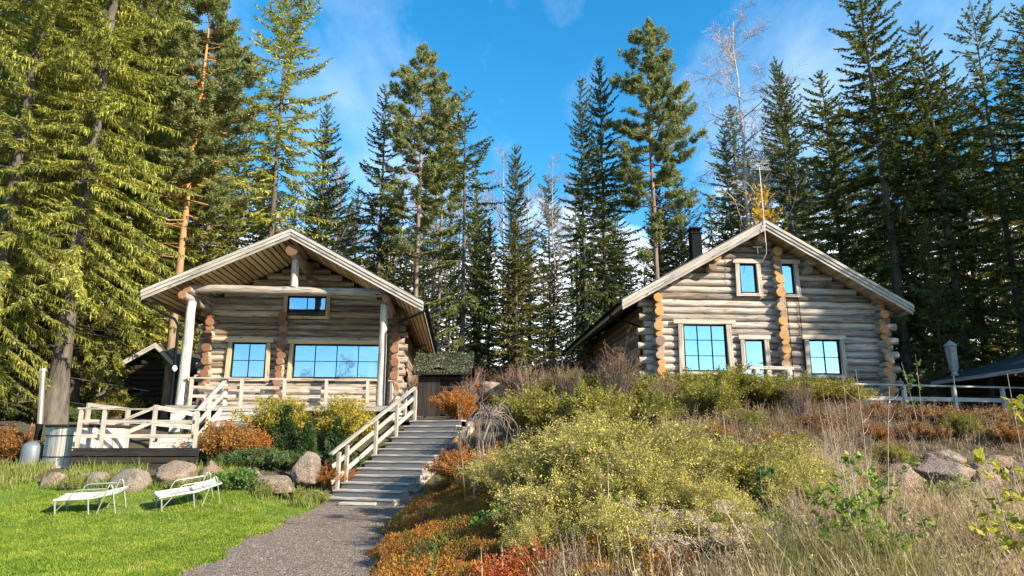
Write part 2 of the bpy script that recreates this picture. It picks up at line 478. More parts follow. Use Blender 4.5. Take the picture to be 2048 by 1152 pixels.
class MB:
    """collects pieces (verts, quads/tris, uv, material) and links them as ONE mesh object"""

    def __init__(s):
        s.V, s.Q, s.T, s.n = [], [], [], 0
        s.UVq, s.UVt, s.Mq, s.Mt = [], [], [], []

    def quads(s, V, Q, uv=None, mi=0):
        V = np.asarray(V, float).reshape(-1, 3)
        Q = np.asarray(Q, int).reshape(-1, 4)
        s.V.append(V)
        s.Q.append(Q + s.n)
        s.UVq.append(np.zeros((len(Q), 4, 2)) if uv is None else np.asarray(uv, float).reshape(-1, 4, 2))
        s.Mq.append(np.full(len(Q), mi))
        s.n += len(V)

    def tris(s, V, T, uv=None, mi=0):
        V = np.asarray(V, float).reshape(-1, 3)
        T = np.asarray(T, int).reshape(-1, 3)
        s.V.append(V)
        s.T.append(T + s.n)
        s.UVt.append(np.zeros((len(T), 3, 2)) if uv is None else np.asarray(uv, float).reshape(-1, 3, 2))
        s.Mt.append(np.full(len(T), mi))
        s.n += len(V)

    # -- rectangular bar from p0 to p1, w across, h along 'up'
    def bar(s, p0, p1, w, h, up=(0, 0, 1), mi=0, taper=0):
        p0, p1 = np.array(p0, float), np.array(p1, float)
        d = p1 - p0
        L = np.linalg.norm(d)
        d = d / L
        up = np.array(up, float)
        a = np.cross(d, up)
        if np.linalg.norm(a) < 1e-4:
            a = np.cross(d, (0, 1, 0))
        a = a / np.linalg.norm(a)
        b = np.cross(a, d)
        V = []
        for p, k in ((p0, 1), (p1, 1 - taper)):
            for sa, sb in ((-1, -1), (1, -1), (1, 1), (-1, 1)):
                V.append(p + a * sa * w / 2 * k + b * sb * h / 2 * k)
        Q = [(0, 3, 2, 1), (4, 5, 6, 7)] + [(i, (i + 1) % 4, (i + 1) % 4 + 4, i + 4) for i in range(4)]
        uv = [[(0, 0), (0, h), (w, h), (w, 0)]] * 2
        o = 0
        for i in range(4):
            e = w if i % 2 == 0 else h
            uv.append([(0, o), (0, o + e), (L, o + e), (L, o)])
            o += e
        s.quads(V, Q, uv, mi)

    def box(s, c, sz, mi=0):
        c = np.array(c, float)
        sz = np.array(sz, float)
        ax = int(np.argmax(sz))
        d = np.zeros(3)
        d[ax] = sz[ax] / 2
        up = (0, 0, 1) if ax != 2 else (0, 1, 0)
        if ax == 0:
            w, h = sz[1], sz[2]
        elif ax == 1:
            w, h = sz[0], sz[2]
        else:
            w, h = sz[0], sz[1]
        s.bar(c - d, c + d, w, h, up, mi)

    # -- swept tube
    def sweep(s, P, rad, k=8, mi=0, cap=None, uoff=0.0, capr=1.0):
        P = np.asarray(P, float)
        n = len(P)
        rad = np.broadcast_to(np.asarray(rad, float), (n,)) if np.ndim(rad) < 2 else np.asarray(rad)
        T = np.gradient(P, axis=0)
        T = unit(T)
        ref = np.array((0, 0, 1.0)) if abs(T[0][2]) < .9 else np.array((1.0, 0, 0))
        A = unit(np.cross(T, ref))
        B = np.cross(T, A)
        an = np.linspace(0, 2 * PI, k, endpoint=False)
        rr = rad[:, None] if np.ndim(rad) < 2 else rad
        V = P[:, None, :] + (A[:, None, :] * np.cos(an)[None, :, None] + B[:, None, :] * np.sin(an)[None, :, None]) * rr[..., None]
        L = np.concatenate([[0], np.cumsum(np.linalg.norm(np.diff(P, axis=0), axis=1))]) + uoff
        rm = float(np.mean(rad))
        i, j = np.meshgrid(np.arange(n - 1), np.arange(k), indexing='ij')
        j2 = (j + 1) % k
        Q = np.stack([i * k + j, i * k + j2, (i + 1) * k + j2, (i + 1) * k + j], -1).reshape(-1, 4)
        c = 2 * PI * rm / k
        uv = np.stack([np.stack([L[i], j * c], -1), np.stack([L[i], (j + 1) * c], -1), np.stack([L[i + 1], (j + 1) * c], -1),
                       np.stack([L[i + 1], j * c], -1)], 2).reshape(-1, 4, 2)
        s.quads(V.reshape(-1, 3), Q, uv, mi)
        if cap is not None:
            for e, sg in ((0, -1), (n - 1, 1)):
                ring = V[e]
                ctr = P[e] + T[e] * sg * .004
                VV = np.vstack([ring, ctr])
                idx = np.arange(k)
                TT = np.stack([idx, (idx + 1) % k, np.full(k, k)], -1)
                if sg < 0:
                    TT = TT[:, ::-1]
                loc = np.stack([np.cos(an) * rm, np.sin(an) * rm], -1)
                loc = np.vstack([loc, [[0, 0]]])
                s.tris(VV, TT, loc[TT], cap)

    def log(s, p0, p1, r, rng, k=12, mi=0, cap=1, wob=.07):
        p0, p1 = np.array(p0, float), np.array(p1, float)
        L = np.linalg.norm(p1 - p0)
        n = max(3, int(L / .35) + 2)
        t = np.linspace(0, 1, n)[:, None]
        P = p0 + (p1 - p0) * t
        P[:, 2] += rng.normal(0, .006, n)
        an = np.linspace(0, 2 * PI, k, endpoint=False)
        ph = rng.uniform(0, 6.28, 3)
        x = t * L
        rad = r * (1 + wob * .6 * np.sin(x * 1.3 + ph[0]) + wob * .35 * np.sin(x * 3.1 + an[None] + ph[1]) + rng.normal(0, wob * .25, (n, k)))
        s.sweep(P, rad, k, mi, cap, uoff=rng.uniform(0, 50))

    # -- many separate straight tapered twigs at once
    def twigs(s, P0, P1, R0, R1, k=3, mi=0):
        P0, P1 = np.asarray(P0, float), np.asarray(P1, float)
        N = len(P0)
        if not N:
            return
        d = unit(P1 - P0)
        ref = np.where(np.abs(d[:, 2:3]) < .9, np.array([[0, 0, 1.0]]), np.array([[1.0, 0, 0]]))
        a = unit(np.cross(d, ref))
        b = np.cross(d, a)
        an = np.arange(k) * 2 * PI / k
        ring = a[:, None] * np.cos(an)[None, :, None] + b[:, None] * np.sin(an)[None, :, None]
        R0 = np.broadcast_to(R0, (N,))
        R1 = np.broadcast_to(R1, (N,))
        V = np.concatenate([P0[:, None] + ring * R0[:, None, None], P1[:, None] + ring * R1[:, None, None]], 1)
        j = np.arange(k)
        q = np.stack([j, (j + 1) % k, (j + 1) % k + k, j + k], -1)
        Q = (np.arange(N) * 2 * k)[:, None, None] + q[None]
        s.quads(V.reshape(-1, 3), Q.reshape(-1, 4), None, mi)

    # -- many leaves: a diamond each
    def leaves(s, B, D, L, W, rng, mi=0, roll=1.0, mid=.45, flat=False):
        B, D = np.asarray(B, float), unit(D)
        N = len(B)
        if not N:
            return
        L = np.broadcast_to(L, (N,))[:, None]
        W = np.broadcast_to(W, (N,))[:, None]
        side = np.cross(D, np.array([0, 0, 1.0]))
        side = unit(side + rng.normal(0, .05, (N, 3)))
        up = np.cross(side, D)
        th = rng.normal(0, roll, (N, 1)) if not flat else rng.normal(0, .35, (N, 1))
        w = side * np.cos(th) + up * np.sin(th)
        m = B + D * L * mid
        V = np.stack([B, m + w * W / 2, B + D * L, m - w * W / 2], 1)
        Q = np.arange(N * 4).reshape(-1, 4)
        s.quads(V.reshape(-1, 3), Q, None, mi)

    def blades(s, B, D, L, W, rng, bend=.35, mi=0):
        """grass: two-segment bent blade"""
        N = len(B)
        D = unit(D)
        L = np.broadcast_to(L, (N,))[:, None]
        W = np.broadcast_to(W, (N,))[:, None]
        az = rng.uniform(0, 2 * PI, N)
        w = np.stack([np.cos(az), np.sin(az), np.zeros(N)], -1)
        lean = np.stack([np.cos(az + 1.57), np.sin(az + 1.57), np.zeros(N)], -1) * rng.uniform(-bend, bend, (N, 1))
        m = B + D * L * .55
        t = B + D * L + lean * L
        V = np.stack([B - w * W / 2, B + w * W / 2, m + w * W * .4, m - w * W * .4, t], 1)
        base = np.arange(N)[:, None] * 5
        s.V.append(V.reshape(-1, 3))
        s.Q.append(base + np.array([[0, 1, 2, 3]]) + s.n)
        s.T.append(base + np.array([[3, 2, 4]]) + s.n)
        s.UVq.append(np.zeros((N, 4, 2)))
        s.UVt.append(np.zeros((N, 3, 2)))
        s.Mq.append(np.full(N, mi))
        s.Mt.append(np.full(N, mi))
        s.n += 5 * N

    def mesh(s, name, mats, smooth=False):
        me = bpy.data.meshes.new(name)
        V = np.concatenate(s.V) if s.V else np.zeros((0, 3))
        Q = np.concatenate(s.Q) if s.Q else np.zeros((0, 4), int)
        T = np.concatenate(s.T) if s.T else np.zeros((0, 3), int)
        loops = np.concatenate([Q.ravel(), T.ravel()])
        nq, ntr = len(Q), len(T)
        me.vertices.add(len(V))
        me.vertices.foreach_set('co', V.astype(np.float32).ravel())
        me.loops.add(len(loops))
        me.loops.foreach_set('vertex_index', loops.astype(np.int32))
        me.polygons.add(nq + ntr)
        st = np.concatenate([np.arange(nq) * 4, nq * 4 + np.arange(ntr) * 3]).astype(np.int32)
        me.polygons.foreach_set('loop_start', st)
        mi = np.concatenate((s.Mq or [np.zeros(0)]) + (s.Mt or [])).astype(np.int32)
        me.polygons.foreach_set('material_index', mi)
        if isinstance(mats, str):
            mats = [mats]
        for m in mats:
            me.materials.append(M[m])
        uvs = [u.reshape(-1, 2) for u in s.UVq] + [u.reshape(-1, 2) for u in s.UVt]
        if uvs:
            l = me.uv_layers.new(name='UVMap')
            l.data.foreach_set('uv', np.concatenate(uvs).astype(np.float32).ravel())
        me.update(calc_edges=True)
        me.polygons.foreach_set('use_smooth', np.concatenate([np.full(nq, bool(smooth)), np.zeros(ntr, bool)]))
        return me

    def build(s, name, mats, parent=None, smooth=False, loc=None):
        o = bpy.data.objects.new(name, s.mesh(name, mats, smooth))
        COL.objects.link(o)
        if parent is not None:
            o.parent = parent
        if loc is not None:
            o.location = loc
        return o


def tag(o, label=None, cat=None, group=None, kind=None):
    for k, v in (('label', label), ('category', cat), ('group', group), ('kind', kind)):
        if v:
            o[k] = v
    return o


def thing(name, label, cat, loc=(0, 0, 0), rz=0, group=None):
    o = bpy.data.objects.new(name, None)
    o.empty_display_size = .2
    COL.objects.link(o)
    o.location = loc
    o.rotation_euler = (0, 0, rz)
    return tag(o, label, cat, group)


def put_mesh(name, me, parent):
    o = bpy.data.objects.new(name, me)
    COL.objects.link(o)
    o.parent = parent
    return o


# ------------------------------------------------------------------ world, sun, camera
SUN = Vector((.825, -.565, 0)).normalized() * math.cos(R(27))
SUN.z = math.sin(R(27))


def make_world():
    w = bpy.data.worlds.new('World')
    SC.world = w
    w.use_nodes = True
    nt = w.node_tree
    for n in list(nt.nodes):
        nt.nodes.remove(n)
    out = nt.nodes.new('ShaderNodeOutputWorld')
    bg = nt.nodes.new('ShaderNodeBackground')
    sky = nt.nodes.new('ShaderNodeTexSky')
    sky.sky_type = 'NISHITA'
    sky.sun_disc = False
    sky.sun_elevation = R(27)
    sky.sun_rotation = math.atan2(SUN.x, SUN.y)
    sky.air_density = 1.0
    sky.dust_density = .3
    sky.ozone_density = 2.5
    hs = nd(nt, 'HueSaturation', Saturation=1.38, Value=1.10, Hue=.49)
    nt.links.new(sky.outputs[0], hs.inputs['Color'])
    g = coords(nt, 'Generated')
    sx = nd(nt, 'SeparateXYZ')
    nt.links.new(g, sx.inputs[0])
    den = math_n(nt, 'ADD', math_n(nt, 'MAXIMUM', sx.outputs[2], 0), .22)
    cx = math_n(nt, 'DIVIDE', sx.outputs[0], den)
    cy = math_n(nt, 'DIVIDE', sx.outputs[1], den)
    cb = nd(nt, 'CombineXYZ')
    nt.links.new(cx, cb.inputs[0])
    nt.links.new(cy, cb.inputs[1])
    cb.inputs[2].default_value = .6
    n = noise_n(nt, cb.outputs[0], 1.7, 9, .58)
    n2 = noise_n(nt, cb.outputs[0], .55, 3, .5)
    # thin wisps high up, a bank of cloud low over the forest
    low = nd(nt, 'MapRange')
    low.inputs['From Min'].default_value = .14
    low.inputs['From Max'].default_value = .40
    low.inputs['To Min'].default_value = .29
    low.inputs['To Max'].default_value = -.13
    nt.links.new(sx.outputs[2], low.inputs['Value'])
    ahead = nd(nt, 'MapRange')
    ahead.inputs['From Min'].default_value = .0
    ahead.inputs['From Max'].default_value = .5
    nt.links.new(sx.outputs[1], ahead.inputs['Value'])
    lowk = math_n(nt, 'MULTIPLY', low.outputs[0], ahead.outputs[0])
    f = math_n(nt, 'ADD', math_n(nt, 'ADD', math_n(nt, 'MULTIPLY', n, .7), math_n(nt, 'MULTIPLY', n2, .3)), lowk)
    k = ramp(nt, f, [(.535, (0, 0, 0)), (.66, (.92,) * 3)])
    w1 = noise_n(nt, cb.outputs[0], 1.1, 8, .62, (1.25, .62, 4.9))
    k2 = ramp(nt, w1, [(.53, (0, 0, 0)), (.82, (.38,) * 3)])
    k = math_n(nt, 'MAXIMUM', k, k2)
    col = mixc(nt, k, hs.outputs[0], (7.2, 7.5, 7.8))
    nt.links.new(col, bg.inputs[0])
    bg.inputs[1].default_value = .105
    nt.links.new(bg.outputs[0], out.inputs[0])


def make_light_camera():
    l = bpy.data.lights.new('sun', 'SUN')
    l.energy = 5.0
    l.angle = R(.5)
    l.color = (1, .87, .68)
    o = bpy.data.objects.new('sun', l)
    COL.objects.link(o)
    o.rotation_euler = SUN.to_track_quat('Z', 'Y').to_euler()
    o.location = SUN * 60
    c = bpy.data.cameras.new('camera')
    c.sensor_width = 36
    c.lens = F / 2048 * 36
    c.clip_end = 3000
    co = bpy.data.objects.new('camera', c)
    COL.objects.link(co)
    co.location = (0, 0, EYE)
    co.rotation_euler = (PI / 2 + PIT, 0, 0)
    SC.camera = co
    vs = SC.view_settings
    vs.view_transform = 'Standard'
    vs.look = 'None'
    vs.exposure = 1.4
    vs.gamma = 1
    SC.display_settings.display_device = 'sRGB'
    cy = SC.cycles
    cy.max_bounces = 6
    cy.diffuse_bounces = 3
    cy.glossy_bounces = 3
    cy.transmission_bounces = 3
    cy.sample_clamp_indirect = 6
    cy.use_denoising = True


make_world()
make_light_camera()


# ------------------------------------------------------------------ ground
def build_ground():
    xs = np.unique(np.concatenate([np.linspace(-500, -30, 16), np.linspace(-30, -14, 17), np.linspace(-14, 16, 151), np.linspace(16, 40, 25), np.linspace(40, 500, 16)]))
    ys = np.unique(np.concatenate([np.linspace(-400, -12, 14), np.linspace(-12, 4, 17), np.linspace(4, 27, 116), np.linspace(27, 60, 23), np.linspace(60, 600, 16)]))
    X, Y = np.meshgrid(xs, ys, indexing='ij')
    Z = terrain(X, Y)
    n, m = X.shape
    V = np.stack([X, Y, Z], -1).reshape(-1, 3)
    i, j = np.meshgrid(np.arange(n - 1), np.arange(m - 1), indexing='ij')
    Q = np.stack([i * m + j, (i + 1) * m + j, (i + 1) * m + j + 1, i * m + j + 1], -1)
    b = MB()
    b.quads(V, Q)
    tag(b.build('ground', 'soil', smooth=True), kind='structure')


def strip(name, matn, lf, rf, y0, y1, dz, ny=90, nx=14):
    ys = np.linspace(y0, y1, ny)
    V = []
    for y in ys:
        a, c = lf(y), rf(y)
        xx = np.linspace(a, c, nx)
        V.append(np.stack([xx, np.full(nx, y), terrain(xx, np.full(nx, y)) + dz], -1))
    V = np.array(V).reshape(-1, 3)
    i, j = np.meshgrid(np.arange(ny - 1), np.arange(nx - 1), indexing='ij')
    Q = np.stack([i * nx + j, i * nx + j + 1, (i + 1) * nx + j + 1, (i + 1) * nx + j], -1)
    b = MB()
    b.quads(V, Q)
    return tag(b.build(name, matn, smooth=True), kind='structure')


def wob(y, s):
    return .09 * math.sin(y * 1.9 + s) + .06 * math.sin(y * 4.3 + 2 * s)


LAWN_BACK = 17.3
build_ground()
strip('gravel_path', 'gravel', lambda y: float(path_left(y)) + wob(y, 1) - .05, lambda y: float(path_right(y)) + .35 + wob(y, 3), -3, 18.6, .012)
strip('lawn', 'turf', lambda y: -40, lambda y: float(path_left(y)) + wob(y, 1) - .02, -3, LAWN_BACK, .018, 70, 60)


def lawn_blades():
    rng = np.random.default_rng(5)
    N = 230000
    # more blades where the lawn is near
    y = 8.2 + (LAWN_BACK + .3 - 8.2) * rng.random(N) ** 1.15
    xr = path_left(y) + .09 * np.sin(y * 1.9 + 1) + .06 * np.sin(y * 4.3 + 2)
    xl = -(y * .80 + 1.5)
    x = xl + (xr - xl) * rng.random(N)
    x += np.where(rng.random(N) < .02, rng.normal(0, .12, N), 0)
    z = terrain(x, y) + .012
    D = np.stack([rng.normal(0, .45, N), rng.normal(0, .45, N), np.ones(N)], -1)
    tall = .028 + .035 * rng.random(N) + .02 * np.sin(x * 1.7) * np.sin(y * 1.3)
    b = MB()
    b.blades(np.stack([x, y, z], -1), D, np.maximum(tall, .02), .011, rng, .5)
    tag(b.build('lawn_grass', 'lawn'), 'short bright green lawn grass', 'grass', kind='stuff')
    # rougher grass along the foot of the boulders and the path edge
    b = MB()
    N = 26000
    y = LAWN_BACK - .35 + rng.random(N) * 1.5
    x = -15 + rng.random(N) * 10.2
    dens = np.sin(x * 2.3) + np.sin(x * 5.1 + 1) + 1.1
    k = rng.random(N) * 2 < dens
    y, x = y[k], x[k]
    N = len(x)
    D = np.stack([rng.normal(0, .3, N), rng.normal(0, .3, N), np.ones(N)], -1)
    b.blades(np.stack([x, y, terrain(x, y)], -1), D, .10 + .28 * rng.random(N) ** 2, .012, rng, .5)
    tag(b.build('rough_grass', 'rough_grass'), 'longer tufted grass around the boulders at the lawn edge', 'grass', kind='stuff')


lawn_blades()
# ------------------------------------------------------------------ log houses
class Frame:
    def __init__(s, px, py, Y, th):
        o = at(px, py, Y)
        s.O = (o[0], o[1])
        s.th = R(th)
        s.c, s.s = math.cos(s.th), math.sin(s.th)

    def loc(s, px, py, v):
        """pixel of the photograph -> (u, z) on the upright plane v = const of this house"""
        d = ray(px, py)
        num = v + (-s.s * s.O[0] + s.c * s.O[1])
        t = num / (-s.s * d[0] + s.c * d[1])
        return ((d[0] * t - s.O[0]) * s.c + (d[1] * t - s.O[1]) * s.s, EYE + d[2] * t)

    def uv(s, x, y):
        x, y = x - s.O[0], y - s.O[1]
        return (x * s.c + y * s.s, -x * s.s + y * s.c)

    def world(s, u, v):
        return (s.O[0] + u * s.c - v * s.s, s.O[1] + u * s.s + v * s.c)


def slope_board(b, A, B, top, bot, va, vb, mi=0):
    """board following a roof slope from A=(u,z) to B=(u,z), with upright cuts at both ends"""
    (ua, za), (ub, zb) = A, B
    V = []
    for v in (va, vb):
        V += [(ua, v, za + top), (ub, v, zb + top), (ub, v, zb + bot), (ua, v, za + bot)]
    L = math.hypot(ub - ua, zb - za)
    h = top - bot
    t = abs(vb - va)
    Q = [(0, 1, 2, 3), (4, 7, 6, 5), (0, 4, 5, 1), (3, 2, 6, 7), (0, 3, 7, 4), (1, 5, 6, 2)]
    uv = [[(0, h), (L, h), (L, 0), (0, 0)], [(0, h), (0, 0), (L, 0), (L, h)], [(0, 0), (0, t), (L, t), (L, 0)], [(0, 0), (L, 0), (L, t), (0, t)],
          [(0, h), (0, 0), (t, 0), (t, h)], [(0, h), (t, h), (t, 0), (0, 0)]]
    b.quads(V, Q, uv, mi)


def lerp2(A, B, t):
    return (A[0] + (B[0] - A[0]) * t, A[1] + (B[1] - A[1]) * t)


def make_roof(root, z0, eL, rd, eR, v0, v1, soff, fasc, bw, gap, rng, wall_uv):
    """dark roof slabs > soffit boards; barge boards as their own part"""
    T = .09
    b = MB()
    slope_board(b, eL, (rd[0], rd[1]), .065, -T, v0 - .001, v1)
    slope_board(b, (rd[0] + .002, rd[1]), eR, .065, -T, v0 - .001, v1)
    # standing seams / felt laps
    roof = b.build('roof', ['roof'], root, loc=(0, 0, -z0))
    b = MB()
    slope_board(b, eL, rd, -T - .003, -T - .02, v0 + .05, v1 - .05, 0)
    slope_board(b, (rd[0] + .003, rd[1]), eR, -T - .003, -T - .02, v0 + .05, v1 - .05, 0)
    for A, B in ((eL, rd), (eR, rd)):
        L = math.hypot(B[0] - A[0], B[1] - A[1])
        d = np.array([(B[0] - A[0]) / L, 0, (B[1] - A[1]) / L])
        nrm = np.array([-d[2], 0, d[0]])
        if nrm[2] < 0:
            nrm = -nrm
        s = .03
        while s < L - bw * .7:
            w = bw * rng.uniform(.86, 1.08)
            p = np.array([A[0], 0, A[1]]) + d * (s + w / 2) - nrm * .125
            p0, p1 = p.copy(), p.copy()
            p0[1], p1[1] = v0 + .04, v1 - .06
            nseg = 7
            ts = np.linspace(0, 1, nseg)
            # wavy natural edges
            for k in range(nseg - 1):
                pass
            b.bar(p0, p1, w - gap, .022, nrm, 1)
            s += w
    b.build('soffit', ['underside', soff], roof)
    b = MB()
    slope_board(b, eL, rd, -.02, -.20, v0 - .035, v0 - .002)
    slope_board(b, (rd[0] + .002, rd[1]), eR, -.02, -.20, v0 - .035, v0 - .002)
    slope_board(b, eL, rd, .015, -.085, v0 - .065, v0 - .037)
    slope_board(b, (rd[0] + .002, rd[1]), eR, .015, -.085, v0 - .065, v0 - .037)
    slope_board(b, lerp2(eL, rd, .004), rd, -.17, -.31, v0 + .0, v0 + .03)
    slope_board(b, (rd[0] + .002, rd[1]), lerp2(eR, rd, .004), -.17, -.31, v0 + .0, v0 + .03)
    b.build('barge_board', [fasc], roof)
    for e in (eL, eR):
        b = MB()
        b.bar((e[0] + (.012 if e is eL else -.012), v0 + .02, e[1] - .16), (e[0] + (.012 if e is eL else -.012), v1, e[1] - .16), .025, .13)
        b.build('eave_board', [fasc], roof)
    for e, sg in ((eL, -1), (eR, 1)):
        b = MB()
        an = np.linspace(PI, 2 * PI, 9)
        for r, fl in ((.065, 0), (.058, 1)):
            ring = np.stack([np.cos(an) * r + e[0] + sg * .07, np.zeros(9), np.sin(an) * r + e[1] - .05], -1)
            V = np.concatenate([ring + (0, v0 + .03, 0), ring + (0, v1, 0)])
            i = np.arange(8)
            b.quads(V, np.stack([i, i + 1, i + 10, i + 9], -1))
        b.build('gutter', ['black'], roof)
    return roof


def window(root, z0, u0, u1, zb, zt, v, cols, rows, rng, trim='trim', tw=.15, head=.12, sill=True, name='window', tilt=.03, label=None):
    f = .205
    b = MB()
    W = .055
    y = v - f
    for sg, uu in ((-1, u0), (1, u1)):
        a = (uu + sg * tw / 2 + sg * tilt, y, zb - .12)
        c = (uu + sg * tw / 2, y, zt + .01)
        b.bar(a, c, W, tw, (1, 0, 0)) if False else b.bar(a, c, tw, W, (0, 1, 0))
    b.bar((u0 - tw - head, y - .012, zt + .085), (u1 + tw + head, y - .012, zt + .085), W + .02, .15)
    if sill:
        b.bar((u0 - tw * .2, y - .0, zb - .06), (u1 + tw * .2, y - .0, zb - .06), W - .01, .10)
    # reveal boards back to the logs
    for uu in (u0 - .012, u1 + .012):
        b.bar((uu, v - f + .10, zb - .02), (uu, v - f + .10, zt), .02, .14, (0, 1, 0))
    o = b.build(name, [trim], root, loc=(0, 0, -z0))
    if label:
        o['label'] = label
    b = MB()
    sw = .045
    ys = v - .135
    b.bar((u0 + .002, ys, zb + sw / 2), (u1 - .002, ys, zb + sw / 2), .05, sw)
    b.bar((u0 + .002, ys, zt - sw / 2), (u1 - .002, ys, zt - sw / 2), .05, sw)
    for uu in (u0 + sw / 2 + .002, u1 - sw / 2 - .002):
        b.bar((uu, ys, zb + sw), (uu, ys, zt - sw), sw, .05, (0, 1, 0))
    for i in range(1, cols):
        uu = u0 + (u1 - u0) * i / cols
        b.bar((uu, ys + .004, zb + sw), (uu, ys + .004, zt - sw), .024, .036, (0, 1, 0))
    for j in range(1, rows):
        zz = zb + (zt - zb) * j / rows
        b.bar((u0 + sw, ys + .002, zz), (u1 - sw, ys + .002, zz), .033, .02)
    b.build('sash', ['black'], o)
    b = MB()
    b.box(((u0 + u1) / 2, v - .115, (zb + zt) / 2), (u1 - u0 - .03, .012, zt - zb - .03))
    b.build('pane', ['glass'], o)
    if cols * rows > 1 or name == 'window':
        for side in (0, 1):
            w = (u1 - u0) * (.13 if cols > 2 else .2)
            ua = u0 + .03 if side == 0 else u1 - .03 - w
            n = 19
            uu = ua + w * np.linspace(0, 1, n)
            vv = v - .065 + .016 * np.sin(np.linspace(0, 1, n) * w * 75 + side)
            V = np.concatenate([np.stack([uu, vv, np.full(n, zb + .04)], -1), np.stack([uu, vv, np.full(n, zt - .04)], -1)])
            i = np.arange(n - 1)
            b = MB()
            b.quads(V, np.stack([i, i + 1, i + 1 + n, i + n], -1))
            b.build('curtain', ['curtain'], o, True)
    return o


def cut(iv, openings):
    for a, c in openings:
        out = []
        for x, y in iv:
            if c <= x or a >= y:
                out.append((x, y))
            else:
                if a - x > .08:
                    out.append((x, a))
                if y - c > .08:
                    out.append((c, y))
        iv = out
    return iv


def log_front(b, zlo, rows, step, r, v, uL, uR, under, opens, rng, ext=(.42, .3)):
    """gable wall of round logs; under(z) -> (uL, uR) limits below the roof"""
    for i in range(rows):
        z = zlo + i * step
        lim = under(z + r * .6)
        if lim is None:
            break
        e = ext[i % 2] + rng.uniform(-.04, .04)
        a, c = uL - e, uR + ext[(i + 1) % 2] + rng.uniform(-.04, .04)
        a, c = max(a, lim[0]), min(c, lim[1])
        if c - a < .2:
            continue
        ops = [(o[0], o[1]) for o in opens if o[2] - r * .75 < z < o[3] + r * .75]
        for x, y in cut([(a, c)], ops):
            b.log((x, v, z), (y, v, z), r * rng.uniform(.96, 1.06), rng, 12, 0, 1)


def core(b, eL, rd, eR, uL, uR, zb, v):
    """dark packing behind the logs that shows in the gaps between them"""
    def zr(u):
        A = eL if u < rd[0] else eR
        return A[1] + (rd[1] - A[1]) * (u - A[0]) / (rd[0] - A[0]) - .22
    P = [(uL, zb), (rd[0], zb), (uR, zb), (uR, zr(uR)), (rd[0], rd[1] - .22), (uL, zr(uL))]
    V = [(u, v, z) for u, z in P] + [(u, v + .06, z) for u, z in P]
    b.quads(V, [(0, 1, 4, 5), (1, 2, 3, 4), (6, 11, 10, 7), (7, 10, 9, 8), (5, 4, 10, 11), (4, 3, 9, 10)], None, 2)


def log_side(b, u, v0, v1, zlo, rows, step, r, rng, zmax, ext=(.30, .42)):
    for i in range(rows):
        z = zlo + i * step
        if z > zmax:
            break
        b.log((u + rng.uniform(-.04, .04), v0 - ext[i % 2] - rng.uniform(-.06, .08), z + rng.uniform(-.015, .015)), (u, v1, z), r * (rng.uniform(1.02, 1.2) if i % 2 else rng.uniform(.8, .95)), rng, 14, 0, 1, .05)


def under_fn(eL, rd, eR, drop):
    def f(z):
        z = z + drop
        if z >= rd[1]:
            return None
        a = eL[0] + (z - eL[1]) / (rd[1] - eL[1]) * (rd[0] - eL[0])
        c = eR[0] + (z - eR[1]) / (rd[1] - eR[1]) * (rd[0] - eR[0])
        return (a, c)
    return f


